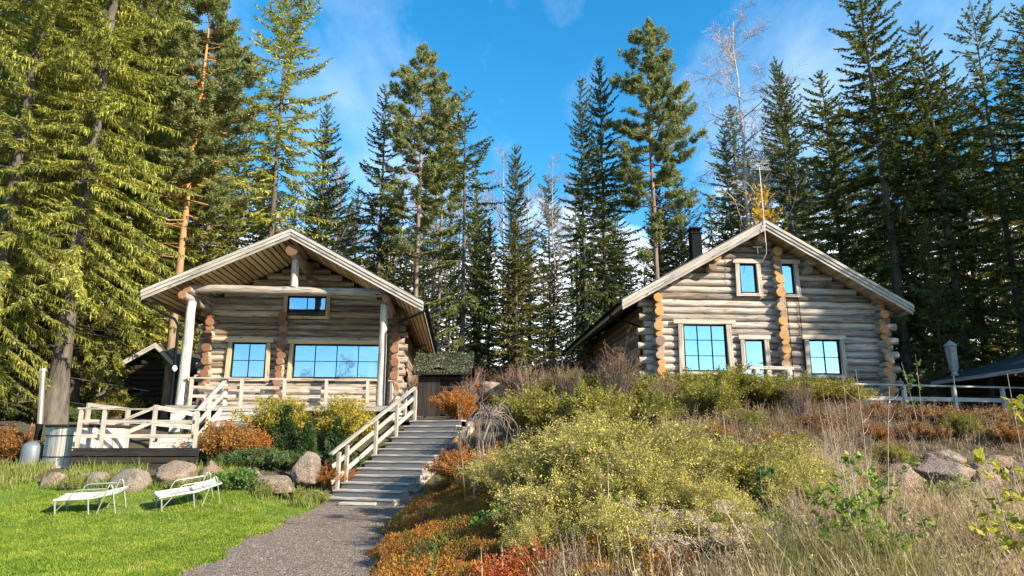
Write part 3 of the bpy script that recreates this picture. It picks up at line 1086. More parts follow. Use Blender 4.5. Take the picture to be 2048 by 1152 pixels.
def build_left():
    rng = np.random.default_rng(11)
    fr = Frame(372, 700, 22.6, 4.5)
    z0 = 2.2
    root = thing('log_cabin', 'weathered log cabin with open gabled porch on two posts behind the wooden stairs', 'cabin', (fr.O[0], fr.O[1], z0), fr.th)
    eL, rd, eR = (-1.29, 6.42), (3.33, 8.62), (7.84, 6.18)
    vb = 12.0
    make_roof(root, z0, eL, rd, eR, -.8, vb + .5, 'soffit', 'barge', .20, .05, rng, None)
    W = 2.2
    P = lambda x, y, v=W - .2: fr.loc(x, y, v)
    wins = []
    a, c = P(588, 688), P(757, 757)
    wins.append((a[0], c[0], c[1], a[1], 4, 2, 'trim_warm'))
    a, c = P(465, 685), P(528, 756)
    wins.append((a[0], c[0], c[1], a[1], 2, 2, 'trim_warm'))
    a, c = P(576, 592), P(651, 632)
    wins.append((a[0], c[0], c[1], a[1], 2, 1, 'trim_warm'))
    opens = [(w[0] - .03, w[1] + .03, w[2], w[3]) for w in wins]
    b = MB()
    und = under_fn(eL, rd, eR, .17)
    log_front(b, 2.92, 40, .238, .123, W, 0, 6.72, und, opens, rng)
    core(b, eL, rd, eR, -.1, 6.8, 2.75, W + .01)
    b.build('front_wall', ['log', 'end_dark', 'chink'], root, True, (0, 0, -z0))
    for u in (0.0, 6.72):
        b = MB()
        log_side(b, u, W, vb, 2.80, 40, .238, .136, rng, 6.35)
        b.build('side_wall', ['log', 'end_dark'], root, True, (0, 0, -z0))
    b = MB()
    log_front(b, 2.92, 40, .238, .128, vb - .3, 0, 6.72, und, [], rng)
    b.build('back_wall', ['log', 'end_dark'], root, True, (0, 0, -z0))
    b = MB()
    um = fr.loc(562, 700, W - .35)[0]
    for i in range(15):
        b.log((um + rng.uniform(-.05, .05), W - .36 - rng.uniform(0, .12), 2.80 + i * .238), (um, W + .4, 2.8 + i * .238), .138 * (rng.uniform(.82, .95) if i % 2 else rng.uniform(1.0, 1.18)), rng, 14, 0, 1)
    b.build('partition_log_ends', ['log', 'end_dark'], root, True, (0, 0, -z0))
    b = MB()
    b.box((3.36, (W + vb) / 2, 2.55), (6.9, vb - W, .5))
    b.build('foundation', ['concrete'], root, loc=(0, 0, -z0))
    for w in wins:
        window(root, z0, *w[:4], W, w[4], w[5], rng, w[6], tw=.14, head=.1 if w[5] == 2 else -.1, tilt=.04 if w[5] == 2 else 0)
    # porch posts, plates, tie beam, king post, ridge log
    pL, pR = (.02, 0), (6.46, 0)
    for u, r0, r1 in ((pL[0], .175, .145), (pR[0], .15, .125)):
        b = MB()
        zz = np.linspace(2.80, 6.25, 9)
        b.sweep(np.stack([np.full(9, u) + rng.normal(0, .006, 9), np.zeros(9), zz], -1), np.linspace(r0, r1, 9) * (1 + rng.normal(0, .02, 9)), 16, 0, 0)
        b.build('porch_post', ['pale'], root, True, (0, 0, -z0))
    b = MB()
    b.box((pL[0] + .02, 0, 2.12), (.44, .44, 1.0))
    b.build('post_pier', ['concrete'], root, loc=(0, 0, -z0))
    for u in (pL[0] - .12, pR[0] + .1):
        b = MB()
        b.log((u, -.55, 6.36), (u, W + 1, 6.36), .135, rng, 14, 0, 1)
        b.build('wall_plate', ['log_grey', 'end_dark'], root, True, (0, 0, -z0))
        b = MB()
        b.log((u + (.08 if u < 3 else -.08), -.42, 6.60), (u + (.08 if u < 3 else -.08), W + 1, 6.60), .13, rng, 14, 0, 1)
        b.build('wall_plate', ['log_grey', 'end_dark'], root, True, (0, 0, -z0))
    b = MB()
    b.log((-.25, .04, 6.71), (6.75, .04, 6.66), .145, rng, 16, 0, 1, .05)
    b.build('tie_beam', ['log_grey', 'end_dark'], root, True, (0, 0, -z0))
    b = MB()
    b.log((3.36, .02, 6.82), (3.36, .02, 7.78), .13, rng, 14, 0, 0, .03)
    b.build('king_post', ['pale'], root, True, (0, 0, -z0))
    b = MB()
    b.log((3.34, -.62, 7.95), (3.34, W + 1, 7.95), .19, rng, 16, 0, 1, .03)
    b.build('ridge_log', ['log', 'end_dark'], root, True, (0, 0, -z0))
    b = MB()
    b.log((3.6, 1.2, 7.45), (3.6, W + 1, 7.45), .14, rng, 14, 0, 1, .03)
    b.build('ridge_log', ['log', 'end_dark'], root, True, (0, 0, -z0))
    # porch floor and railing
    b = MB()
    for i in range(16):
        b.bar((-.35, -.22 + i * .15, 2.755), (7.0, -.22 + i * .15, 2.755), .142, .04)
    b.bar((-.35, -.31, 2.69), (7.0, -.31, 2.69), .03, .17)
    b.build('porch_floor', ['rail_grey'], root, loc=(0, 0, -z0))
    b = MB()
    for k in range(4):
        b.bar((-.2, -.12, 2.56 - .17 * k), (6.9, -.12, 2.56 - .17 * k), .03, .15)
    b.build('porch_skirt', ['dark_wood'], root, loc=(0, 0, -z0))
    rl = MB()
    rl.bar((.2, -.2, 3.66), (6.35, -.2, 3.62), .13, .05)
    for z in (3.36, 3.08):
        rl.bar((.2, -.16, z), (6.3, -.16, z), .035, .10)
    rr = rl.build('porch_rail', ['rail'], root, loc=(0, 0, -z0))
    for u in (.38, 1.98, 3.35, 4.7, 6.05):
        b = MB()
        b.bar((u, -.235, 2.70), (u, -.235, 3.63), .10, .09, (0, 1, 0))
        b.build('baluster', ['rail'], rr)
    # gutter pipes
    for pts in ([(-1.36, -.6, 6.3), (-1.3, -.6, 6.08), (-.42, -.12, 5.62), (-.3, -.08, 5.4), (-.28, -.05, 2.3)],
                [(7.9, -.6, 6.1), (7.86, -.6, 5.92), (6.85, -.18, 5.5), (6.66, -.17, 5.3), (6.66, -.17, 2.5)]):
        b = MB()
        b.sweep(np.array(pts), .045, 8, 0)
        b.build('downpipe', ['black'], root, True, (0, 0, -z0))
    b = MB()
    b.sweep([(-.2, -.15, 3.98), (-.2, -.22, 3.98)], .03, 8)
    zz = np.linspace(0, 1, 7)
    b.sweep(np.stack([np.full(7, -.2), np.full(7, -.26), 3.86 + .2 * zz], -1), .085 * np.sin(PI * (zz * .8 + .1)), 12)
    b.build('wall_lamp', ['lamp'], root, True, (0, 0, -z0))
    b = MB()
    c = fr.uv(*at(677, 497, 27)[:2])
    b.box((c[0], c[1], 8.0), (.42, .5, 1.3))
    b.box((c[0], c[1], 8.68), (.52, .6, .06))
    b.build('chimney', ['roof'], root, loc=(0, 0, -z0))
    return fr


def build_right():
    rng = np.random.default_rng(21)
    fr = Frame(1530, 600, 23.0, 4.2)
    z0 = 3.2
    root = thing('log_house', 'two-storey weathered log house with orange log ends and a roof aerial on the hedge bank', 'house', (fr.O[0], fr.O[1], z0), fr.th)
    eL, rd, eR = (-5.22, 6.1), (-.18, 8.93), (4.68, 6.07)
    vb = 11.0
    make_roof(root, z0, eL, rd, eR, -.9, vb + .3, 'soffit_grey', 'barge', .17, .014, rng, None)
    P = lambda x, y, v=-.2: fr.loc(x, y, v)
    spec = [((1366, 648), (1458, 743), 3, 3), ((1478, 527), (1516, 586), 1, 1), ((1562, 528), (1592, 588), 1, 1), ((1617, 679), (1686, 749), 2, 2)]
    wins = []
    for a, c, cols, rows in spec:
        a, c = P(*a), P(*c)
        wins.append((a[0], c[0], c[1], a[1], cols, rows))
    a, c = P(1489, 679), P(1534, 752)
    door = (a[0], c[0], 3.32, a[1])
    opens = [(w[0] - .03, w[1] + .03, w[2], w[3]) for w in wins] + [(door[0] - .03, door[1] + .03, door[2], door[3])]
    b = MB()
    und = under_fn(eL, rd, eR, .14)
    log_front(b, 3.30, 40, .243, .1265, 0, -3.87, 3.9, und, opens, rng, (.62, .42))
    core(b, eL, rd, eR, -3.95, 3.98, 3.1, .01)
    b.build('front_wall', ['log_grey', 'end_orange', 'chink'], root, True, (0, 0, -z0))
    for u in (-3.87, 3.9):
        b = MB()
        log_side(b, u, 0, vb, 3.18, 40, .243, .142, rng, 6.5, (.36, .46))
        b.build('side_wall', ['log_grey', 'end_orange'], root, True, (0, 0, -z0))
    b = MB()
    log_front(b, 3.30, 40, .243, .132, vb - .4, -3.87, 3.9, und, [], rng, (.5, .4))
    b.build('back_wall', ['log_grey', 'end_orange'], root, True, (0, 0, -z0))
    b = MB()
    um = .42
    for i in range(21):
        e = (.30 if i % 2 else .40) + rng.uniform(-.04, .05)
        b.log((um + (.045 if i % 2 else -.04) * (1 if i < 14 else .4) + rng.uniform(-.025, .025), -e, 3.18 + i * .243), (um, .5, 3.18 + i * .243), .142 * (rng.uniform(.82, .95) if i % 2 else rng.uniform(1.02, 1.2)), rng, 14, 0, 1)
    b.build('partition_log_ends', ['log_grey', 'end_orange'], root, True, (0, 0, -z0))
    b = MB()
    b.box((0, vb / 2, 2.65), (8.0, vb - .2, 1.2))
    b.build('foundation', ['concrete'], root, loc=(0, 0, -z0))
    for px, py, r in ((1433, 513, .155), (1428, 531, .14), (1627, 521, .155), (1622, 537, .14), (1524, 477, .17), (1528, 461, .13)):
        u, z = fr.loc(px, py, -.6)
        b = MB()
        b.log((u, -.62 + (0 if r > .145 else .12), z), (u, 1.5, z), r, rng, 14, 0, 1, .04)
        b.build('purlin', ['log_grey', 'end_orange'], root, True, (0, 0, -z0))
    for w in wins:
        window(root, z0, *w[:4], 0, w[4], w[5], rng, 'trim', tw=.17 if w[4] == 3 else .145, head=.16 if w[4] == 3 else .08, tilt=.03)
    # glazed door
    d = window(root, z0, door[0], door[1], door[2], door[3], 0, 1, 1, rng, 'trim', tw=.15, head=.06, sill=False, name='door', tilt=.01)
    b = MB()
    b.sweep([(door[1] - .06, -.17, 4.2), (door[1] - .06, -.22, 4.2), (door[1] - .17, -.22, 4.2)], .012, 6)
    b.build('handle', ['black'], d)
    # door landing with its heavy rail
    r1, r2 = fr.loc(1503, 735, -1.4), fr.loc(1578, 737, -1.4)
    b = MB()
    b.bar((r1[0] - .1, -1.4, r1[1]), (r2[0] + .12, -1.4, r1[1] - .02), .2, .09)
    b.bar((r1[0] - .02, -1.4, r1[1] - .02), (r1[0] - .95, -1.5, r1[1] - .62), .16, .08)
    lr = b.build('landing_rail', ['pale'], root, loc=(0, 0, -z0))
    for u in (r1[0] + .12, r2[0] - .05):
        b = MB()
        b.log((u, -1.4, 2.9), (u, -1.4, r1[1] - .05), .125, rng, 12, 0, 0, .03)
        b.build('landing_post', ['pale'], lr, True)
    b = MB()
    for k in range(6):
        b.bar((r1[0] - .1, -1.45 + k * .21, 3.25), (r2[0] + .1, -1.45 + k * .21, 3.25), .2, .05)
    b.build('landing_floor', ['rail_grey'], lr)
    # conduits running down the wall
    for x0, y0, x1, y1 in ((571, 0, 0, 0),) if False else ((1573, 600, 1588, 765), (1597, 600, 1614, 765)):
        a, c = fr.loc(x0, y0, -.16), fr.loc(x1, y1, -.16)
        b = MB()
        b.sweep([(a[0] - .05, -.15, a[1] + .1), (a[0], -.165, a[1] - .1), ((a[0] + c[0]) / 2, -.17, 5), (c[0], -.165, c[1])], .014, 6)
        b.build('conduit', ['black'], root, True, (0, 0, -z0))
    # lamp under the gable
    u, z = fr.loc(1515, 500, -.2)
    b = MB()
    b.bar((u, -.2, z + .12), (u, -.2, z - .13), .035, .04, (0, 1, 0))
    b.bar((u - .16, -.21, z + .1), (u + .16, -.21, z + .1), .05, .04)
    b.build('wall_lamp', ['lamp'], root, loc=(0, 0, -z0))
    # chimney
    c = at(1389, 460, 26)
    cu, cv = fr.uv(c[0], c[1])
    b = MB()
    b.box((cu, cv, 8.6), (.40, .40, 2.1))
    b.box((cu, cv, 9.68), (.46, .46, .06))
    for s in (-.15, 0, .15):
        b.box((cu + s, cv - .16, 9.78), (.05, .05, .14))
        b.box((cu + s, cv + .16, 9.78), (.05, .05, .14))
    b.box((cu, cv, 9.88), (.48, .48, .05))
    b.build('chimney', ['black'], root, loc=(0, 0, -z0))
    # aerial on the gable
    m0, m1 = fr.loc(1531, 478, -1.0), fr.loc(1525, 333, -1.0)
    b = MB()
    b.sweep([(m0[0], -1.0, m0[1] - .15), (m0[0], -1.0, m0[1] + 1), (m0[0], -1.0, m1[1])], .012, 8)
    b.bar((m0[0], -1.0, m0[1] + .02), (m0[0], -.55, m0[1] + .02), .03, .03)
    b.sweep([(m0[0], -1.02, m0[1] - .15), (m0[0] - .02, -1.02, m0[1] - .5), (m0[0] - .12, -.9, m0[1] - .75)], .009, 6)
    an = b.build('aerial', ['white_metal'], root, True, (0, 0, -z0))
    b = MB()
    zt = m1[1]
    for k in range(9):
        t = k / 8 - .5
        b.sweep([(m0[0] + t * .62 - .05, -1.1 - .12 * abs(t) * 2, zt + .18), (m0[0] + t * .62, -1.0, zt), (m0[0] + t * .62, -1.18, zt - .2)], .005, 5)
    for q, z in ((-1.12, .18), (-1.05, .09), (-1.0, 0), (-1.1, -.1), (-1.18, -.2)):
        b.sweep([(m0[0] - .33, q, zt + z), (m0[0] + .33, q, zt + z)], .006, 5)
    b.sweep([(m0[0], -1.0, zt), (m0[0], -1.5, zt)], .012, 6)
    for k in range(4):
        b.sweep([(m0[0] - .12, -1.2 - k * .08, zt), (m0[0] + .12, -1.2 - k * .08, zt)], .007, 5)
    b.build('aerial_grid', ['white_metal'], an, True)
    for e, dv in ((eL, .7), (eR, .4)):
        b = MB()
        sg = -1 if e is eL else 1
        b.sweep([(e[0] + sg * .07, dv, e[1] - .1), (e[0] + sg * .05, dv, e[1] - .25), (e[0] - sg * .9, .5, e[1] - .6), (e[0] - sg * 1.0, .4, 3.4)], .04, 8)
        b.build('downpipe', ['black'], root, True, (0, 0, -z0))
    return fr


FL = build_left()
FRR = build_right()


def build_hut():
    """sod-roofed dark hut between the houses"""
    rng = np.random.default_rng(31)
    x0, x1, y0, y1 = -4.0, -1.62, 27.6, 30
    zb = tz(-3, 27) - .1
    root = thing('sod_roof_hut', 'low dark hut with a mossy sod roof between the two log houses', 'hut', (-2.85, 27, zb))
    o = np.array((-2.85, 27, zb))
    b = MB()
    for i in range(9):
        z = zb + .1 + i * .2
        b.log(np.array((x0 + .2, y0 + .3, z)) - o, np.array((x1 - .2, y0 + .3, z)) - o, .11, rng, 10, 0, 0)
        b.log(np.array((x0 + .3, y0 + .3, z)) - o, np.array((x0 + .3, y1, z)) - o, .11, rng, 10, 0, 0)
        b.log(np.array((x1 - .3, y0 + .3, z)) - o, np.array((x1 - .3, y1, z)) - o, .11, rng, 10, 0, 0)
    b.build('wall', ['dark_wood'], root, True)  # hut shadow put into the near-black wall colour
    b = MB()
    for k in range(5):
        b.bar(np.array((-3.7 + k * .18, y0 + .15, zb + .1)) - o, np.array((-3.7 + k * .18, y0 + .15, zb + 1.75)) - o, .17, .04, (0, 1, 0))
    d = b.build('door', ['dark_wood'], root)
    ez, rz = 4.36 - zb, 5.2 - zb
    b = MB()
    V = [(x0, y0 - .15, ez), (x1, y0 - .15, ez), (x1, (y0 + y1) / 2, rz), (x0, (y0 + y1) / 2, rz)]
    V = [np.array((v[0] + 2.85, v[1] - 27, v[2])) for v in V]
    W = [(v[0], 2 * V[2][1] - v[1], v[2]) for v in V]
    t = np.array((0, 0, -.12))
    for q in (V, W):
        q = [np.array(k) for k in q]
        b.quads(q + [k + t for k in q], [(0, 1, 2, 3), (7, 6, 5, 4), (0, 4, 5, 1), (3, 2, 6, 7), (0, 3, 7, 4), (1, 5, 6, 2)])
    b.bar(V[0] + (0, -.02, -.02), V[1] + (0, -.02, -.02), .05, .16)
    rf = b.build('roof', ['dark_wood'], root)
    b = MB()
    N = 9000
    s, t = rng.random(N), rng.random(N)
    p = V[0] + (V[1] - V[0]) * s[:, None] + (V[3] - V[0]) * t[:, None]
    p = np.array(p)
    p[:, 2] += .04 + .10 * np.sin(p[:, 0] * 4 + 2 * np.sin(p[:, 1] * 4)) * np.sin(p[:, 1] * 5)+.05
    D = np.stack([rng.normal(0, .9, N), rng.normal(-.3, .9, N), np.ones(N) * .5], -1)
    b.leaves(p, D, .05 + .10 * rng.random(N) ** 3, .035, rng)
    hang = V[0] + (V[1] - V[0]) * rng.random((900, 1)) + rng.normal(0, .02, (900, 3)) + (0, -.03, .06)
    b.leaves(hang, np.stack([rng.normal(0, .5, 900), rng.normal(-.4, .3, 900), -rng.random(900)], -1), .14 * rng.random(900), .03, rng)
    n, m = 27, 17
    uu, vv = np.meshgrid(np.linspace(0, 1, n), np.linspace(0, 1, m), indexing='ij')
    pp = V[0] + (V[1] - V[0]) * uu[..., None] + (V[3] - V[0]) * vv[..., None]
    pp[..., 2] += .04 + .10 * np.sin(pp[..., 0] * 4 + 2 * np.sin(pp[..., 1] * 4)) * np.sin(pp[..., 1] * 5) + .05
    i, j = np.meshgrid(np.arange(n - 1), np.arange(m - 1), indexing='ij')
    b.quads(pp.reshape(-1, 3), np.stack([i * m + j, (i + 1) * m + j, (i + 1) * m + j + 1, i * m + j + 1], -1).reshape(-1, 4))
    b.build('sod_cover', ['sod'], rf)


def build_shed():
    rng = np.random.default_rng(32)
    t = at(312, 686, 28)
    zb = tz(t[0], 29) - .1
    root = thing('small_shed', 'small dark shed with a pale barge board half hidden beside the log cabin', 'shed', (t[0], 28, zb))
    h = t[2] - zb
    eL, rd, eR = (-1.35, h - .8), (0, h), (1.0, h - .95)
    b = MB()
    for i in range(int((h - .3) / .22)):
        z = .1 + i * .22
        a, c = -1.15, .85
        if z > h - 1.2:
            k = (h - .2 - z) / 1.0
            a, c = max(a, -1.3 * k), min(c, .9 * k)
        if c - a > .1:
            b.log((a, .5, z), (c, .5, z), .12, rng, 10, 0, 0)
    for u in (-1.15, .85):
        for i in range(int((h - 1.3) / .22)):
            b.log((u, .3, .1 + i * .22 + .11), (u, 4, .1 + i * .22 + .11), .12, rng, 10, 0, 0)
    b.build('wall', ['dark_wood'], root, True)
    b = MB()
    slope_board(b, eL, rd, 0, -.08, 0, 4.2)
    slope_board(b, (rd[0] + .002, rd[1]), eR, 0, -.08, 0, 4.2)
    rf = b.build('roof', ['roof'], root)
    b = MB()
    slope_board(b, eL, rd, .01, -.2, -.05, -.003)
    slope_board(b, (rd[0] + .002, rd[1]), eR, .01, -.2, -.05, -.003)
    b.build('barge_board', ['rail_grey'], rf)


def build_pavilion():
    rng = np.random.default_rng(33)
    zb = tz(18, 24) - .05
    root = thing('garden_pavilion', 'low dark pavilion with a shallow roof beyond the white deck railing', 'pavilion', (19.3, 24.4, zb))
    h = 3.95 - zb
    b = MB()
    eL, rd, eR = (-2.8, h), (1.2, h + 1.15), (5.2, h)
    slope_board(b, eL, rd, 0, -.1, -2.9, 2.6)
    slope_board(b, (rd[0] + .002, rd[1]), eR, 0, -.1, -2.9, 2.6)
    rf = b.build('roof', ['roof'], root)
    b = MB()
    b.bar((eL[0] - .02, -2.9, h - .08), (eL[0] - .02, 2.6, h - .08), .03, .13)
    slope_board(b, eL, rd, .01, -.18, -2.95, -2.903)
    slope_board(b, (rd[0] + .002, rd[1]), eR, .01, -.18, -2.95, -2.903)
    b.build('eave_board', ['rail_grey'], rf)
    for u in (-2.3, 4.6):
        for v in (-2.4, 0, 2.1):
            b = MB()
            b.log((u, v, 0), (u, v, h), .11, rng, 10, 0, 0)
            b.build('post', ['dark_wood'], root, True)
    b = MB()
    for i in range(8):
        b.log((-2.3, 2.2, .1 + i * .22), (4.6, 2.2, .1 + i * .22), .12, rng, 8, 0, 0)
        b.log((4.6, -2.4, .1 + i * .22), (4.6, 2.2, .1 + i * .22), .12, rng, 8, 0, 0)
    b.build('wall', ['dark_wood'], root, True)


build_hut()
build_shed()
build_pavilion()
# ------------------------------------------------------------------ stairs, decks, rails
def build_stairs():
    rng = np.random.default_rng(41)
    A = np.array((-4.80, 18.2, .06))
    th = R(-19.5)
    root = thing('wooden_staircase', 'grey timber staircase climbing from the gravel path with a pale handrail on one side', 'staircase', A, th)
    n, rise, run, w = 13, .172, .375, 2.02
    for i in range(n):
        b = MB()
        z = (i + 1) * rise
        wid = w * (1.0 if i < 11 else .9)
        for k in range(3):
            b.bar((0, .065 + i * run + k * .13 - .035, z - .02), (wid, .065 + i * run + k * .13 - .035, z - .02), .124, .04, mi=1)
        b.bar((.01, i * run + .0, z - .105), (wid - .01, i * run + .0, z - .105), .03, .125)  # riser shade put into a darker board colour than the treads
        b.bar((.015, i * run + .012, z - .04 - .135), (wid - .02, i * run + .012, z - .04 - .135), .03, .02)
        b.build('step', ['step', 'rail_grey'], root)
    for u in (.05, w - .03):
        b = MB()
        for i in range(n):
            b.bar((u, i * run + .02, (i + 1) * rise - .05 - .13), (u, (i + 1) * run + .25, (i + 1) * rise - .05 - .13), .05, .26)
            b.bar((u, i * run + .05, (i) * rise - .18), (u, (i + 1) * run + .1, (i) * rise - .18), .048, .24)
        b.build('stringer', ['rail'], root)
    # handrail
    zs = lambda v: rise * (v / run + 1)
    posts = [.50, .88, 2.35, 3.55, 4.75]
    b = MB()
    v0, v1 = .32, 4.86
    for off, ww, hh in ((1.02, .13, .045), (.70, .035, .12), (.30, .035, .12)):
        b.bar((-.03, v0 if off < 1 else v0 - .1, zs(v0) + off - .1), (-.03, v1, zs(v1) + off - .1), ww, hh)
    rl = b.build('handrail', ['rail'], root)
    for v in posts:
        b = MB()
        b.bar((.04, v, zs(v) - .32), (.04, v, zs(v) + .90), .095, .075, (0, 1, 0))
        b.build('rail_post', ['rail'], rl)
    # landing and the short rail that returns to the cabin porch
    b = MB()
    zl = n * rise
    for k in range(9):
        b.bar((-1.0, n * run + .07 + k * .15, zl - .02), (w - .3, n * run + .07 + k * .15, zl - .02), .142, .04)
    for k in range(2):
        b.bar((-.5 - k * .4, n * run + .1, zl + .17 * (k + 1)), (-.5 - k * .4, n * run + 1.4, zl + .17 * (k + 1)), .36, .05)
    b.build('landing', ['step'], root)
    b = MB()
    z = zs(v1) + .92
    b.bar((-.03, 4.86, z), (-.62, 5.3, z + .02), .12, .045)
    b.bar((-.62, 5.3, z + .02), (-1.1, 5.2, z + .28), .12, .045)
    b.bar((-.03, 4.86, z - .3), (-.62, 5.3, z - .3), .035, .11)
    b.bar((-.62, 5.3, z - .3), (-1.1, 5.2, z - .05), .035, .11)
    b.bar((-1.1, 5.2, z + .28), (-1.75, 4.9, z + .28), .12, .045)
    for u, v, h in ((-.62, 5.3, 0), (-1.1, 5.2, .25)):
        b.bar((u, v, z - 1 + h), (u, v, z + h), .09, .09, (0, 1, 0))
    b.build('landing_rail', ['rail'], root)
    # flat board at the foot
    c = at(717, 1014, 17.75)
    t = thing('foot_board', 'pale flat plank lying on the gravel at the foot of the stairs', 'plank', (c[0], 17.72, tz(c[0], 17.72) + .01), R(-6))
    b = MB()
    b.bar((-.46, 0, .045), (.46, 0, .045), .26, .06)
    b.build('plank', ['pale'], t)
    return A, th


ST_A, ST_T = build_stairs()


def build_deck():
    rng = np.random.default_rng(42)
    x0, x1, y0, z = -11.45, -8.25, 18.3, 1.44
    root = thing('wooden_deck', 'low timber deck with pale railings and steps below the log cabin porch', 'deck', (x0, y0, .95), R(1.5))
    g = .95
    b = MB()
    for k in range(24):
        b.bar((0, .06 + k * .135, z - g - .02), (3.25, .06 + k * .135, z - g - .02), .128, .04)
    b.build('floor', ['rail_grey'], root)
    b = MB()
    b.bar((-.06, -.03, z - g + .005), (3.3, -.03, z - g + .005), .09, .035)
    for k in range(3):
        b.bar((-.04 + .0 * k, -.045 + .01 * k, z - g - .115 - k * .165), (3.27 - .0 * k, -.045 + .01 * k, z - g - .115 - k * .165), .03, .135)
    for k in range(4):
        b.bar((-.03, .0 + k * .8, z - g - .2), (-.03, .75 + k * .8, z - g - .2), .03, .32)
    b.build('skirt_board', ['dark_wood'], root)
    for u in (.1, .95, 2.2, 3.1):
        b = MB()
        b.bar((u, .06, z - g - .8), (u, .06, z - g - .45), .1, .1, (0, 1, 0))
        b.build('foot_post', ['rail'], root)
    for i in range(2):
        b = MB()
        zz = z - g + .17 * (i + 1)
        for k in range(3):
            b.bar((1.15, 1.75 + i * .42 + k * .14, zz - .02), (3.15, 1.75 + i * .42 + k * .14, zz - .02), .13, .04)
        b.bar((1.15, 1.69 + i * .42, zz - .1), (3.15, 1.69 + i * .42, zz - .1), .025, .12)
        b.build('wide_step', ['pale'], root)
    # front railing
    b = MB()
    b.bar((.0, 0, z - g + 1.04), (3.3, 0, z - g + 1.0), .12, .042)
    b.bar((.12, .03, z - g + .70), (3.1, .03, z - g + .69), .032, .10)
    b.bar((.05, .03, z - g + .33), (3.1, .03, z - g + .32), .032, .10)
    rl = b.build('railing', ['rail'], root)
    for u in (.09, .70, 3.13):
        b = MB()
        b.bar((u, -.01, z - g), (u, -.01, z - g + 1.02), .085, .08, (0, 1, 0))
        b.build('rail_post', ['rail'], rl)
    # second railing behind the tub, running up with the steps
    b = MB()
    H = z - g
    b.bar((-.95, 2.1, H + 1.25), (.15, 2.2, H + 1.12), .05, .10)
    b.bar((-.95, 2.1, H + .78), (.1, 2.2, H + .68), .05, .13)
    b.bar((.85, 2.3, H + 1.2), (2.0, 2.5, H + .98), .05, .12)
    b.bar((.85, 2.3, H + .72), (2.0, 2.5, H + .6), .05, .13)
    b.bar((.05, 2.0, H + .75), (.95, 2.3, H + 1.22), .05, .09)
    b.bar((.05, 2.0, H + .35), (.95, 2.3, H + .8), .05, .12)
    bk = b.build('back_railing', ['rail'], root)
    for u, v, h in ((-.95, 2.1, 1.3), (.15, 2.2, 1.1), (.9, 2.3, 1.25), (2.0, 2.5, 1.02)):
        b = MB()
        b.bar((u, v, H - .1), (u, v, H + h), .10, .10, (0, 1, 0))
        b.build('rail_post', ['rail'], bk)
    # steps up to the porch
    for i in range(6):
        b = MB()
        zz = H + .2 * (i + 1)
        b.bar((2.05, 2.75 + i * .3, zz - .02), (3.55, 2.75 + i * .3, zz - .02), .29, .04)
        b.bar((2.05, 2.62 + i * .3, zz - .11), (3.55, 2.62 + i * .3, zz - .11), .025, .13)
        b.build('step', ['rail_grey'], root)
    b = MB()
    for u in (2.0,):
        b.bar((u, 2.5, H + 1.02), (u + .15, 4.4, H + 2.28), .12, .05)
        b.bar((u, 2.5, H + .62), (u + .15, 4.4, H + 1.85), .035, .12)
        b.bar((u + .02, 2.5, H + .2), (u + .17, 4.4, H + 1.4), .04, .16)
    sr = b.build('step_railing', ['rail_grey'], root)
    for v in (3.3, 4.3):
        b = MB()
        zz = H + 1.0 + (v - 2.5) * .66
        b.bar((2.0 + (v - 2.5) * .08, v, zz - 1.1), (2.0 + (v - 2.5) * .08, v, zz + .02), .1, .1, (0, 1, 0))
        b.build('rail_post', ['rail_grey'], sr)
    # dark rail of the walkway along the trees
    b = MB()
    for zz in (1.9, 1.45):
        b.bar((.9, 5.2, H + zz), (4.2, 5.6, H + zz - .2), .05, .1)
    dr = b.build('walkway_railing', ['step'], root)
    for u in (.95, 1.6, 3.0):
        b = MB()
        b.bar((u, 5.25, H + .3), (u, 5.25, H + 1.95), .09, .09, (0, 1, 0))
        b.build('rail_post', ['step'], dr)
    b = MB()
    for k in range(9):
        b.bar((.8, 4.7 + k * .15, H + 1.18), (4.2, 4.7 + k * .15, H + 1.18), .142, .04)
    b.build('walkway_floor', ['step'], root)


build_deck()


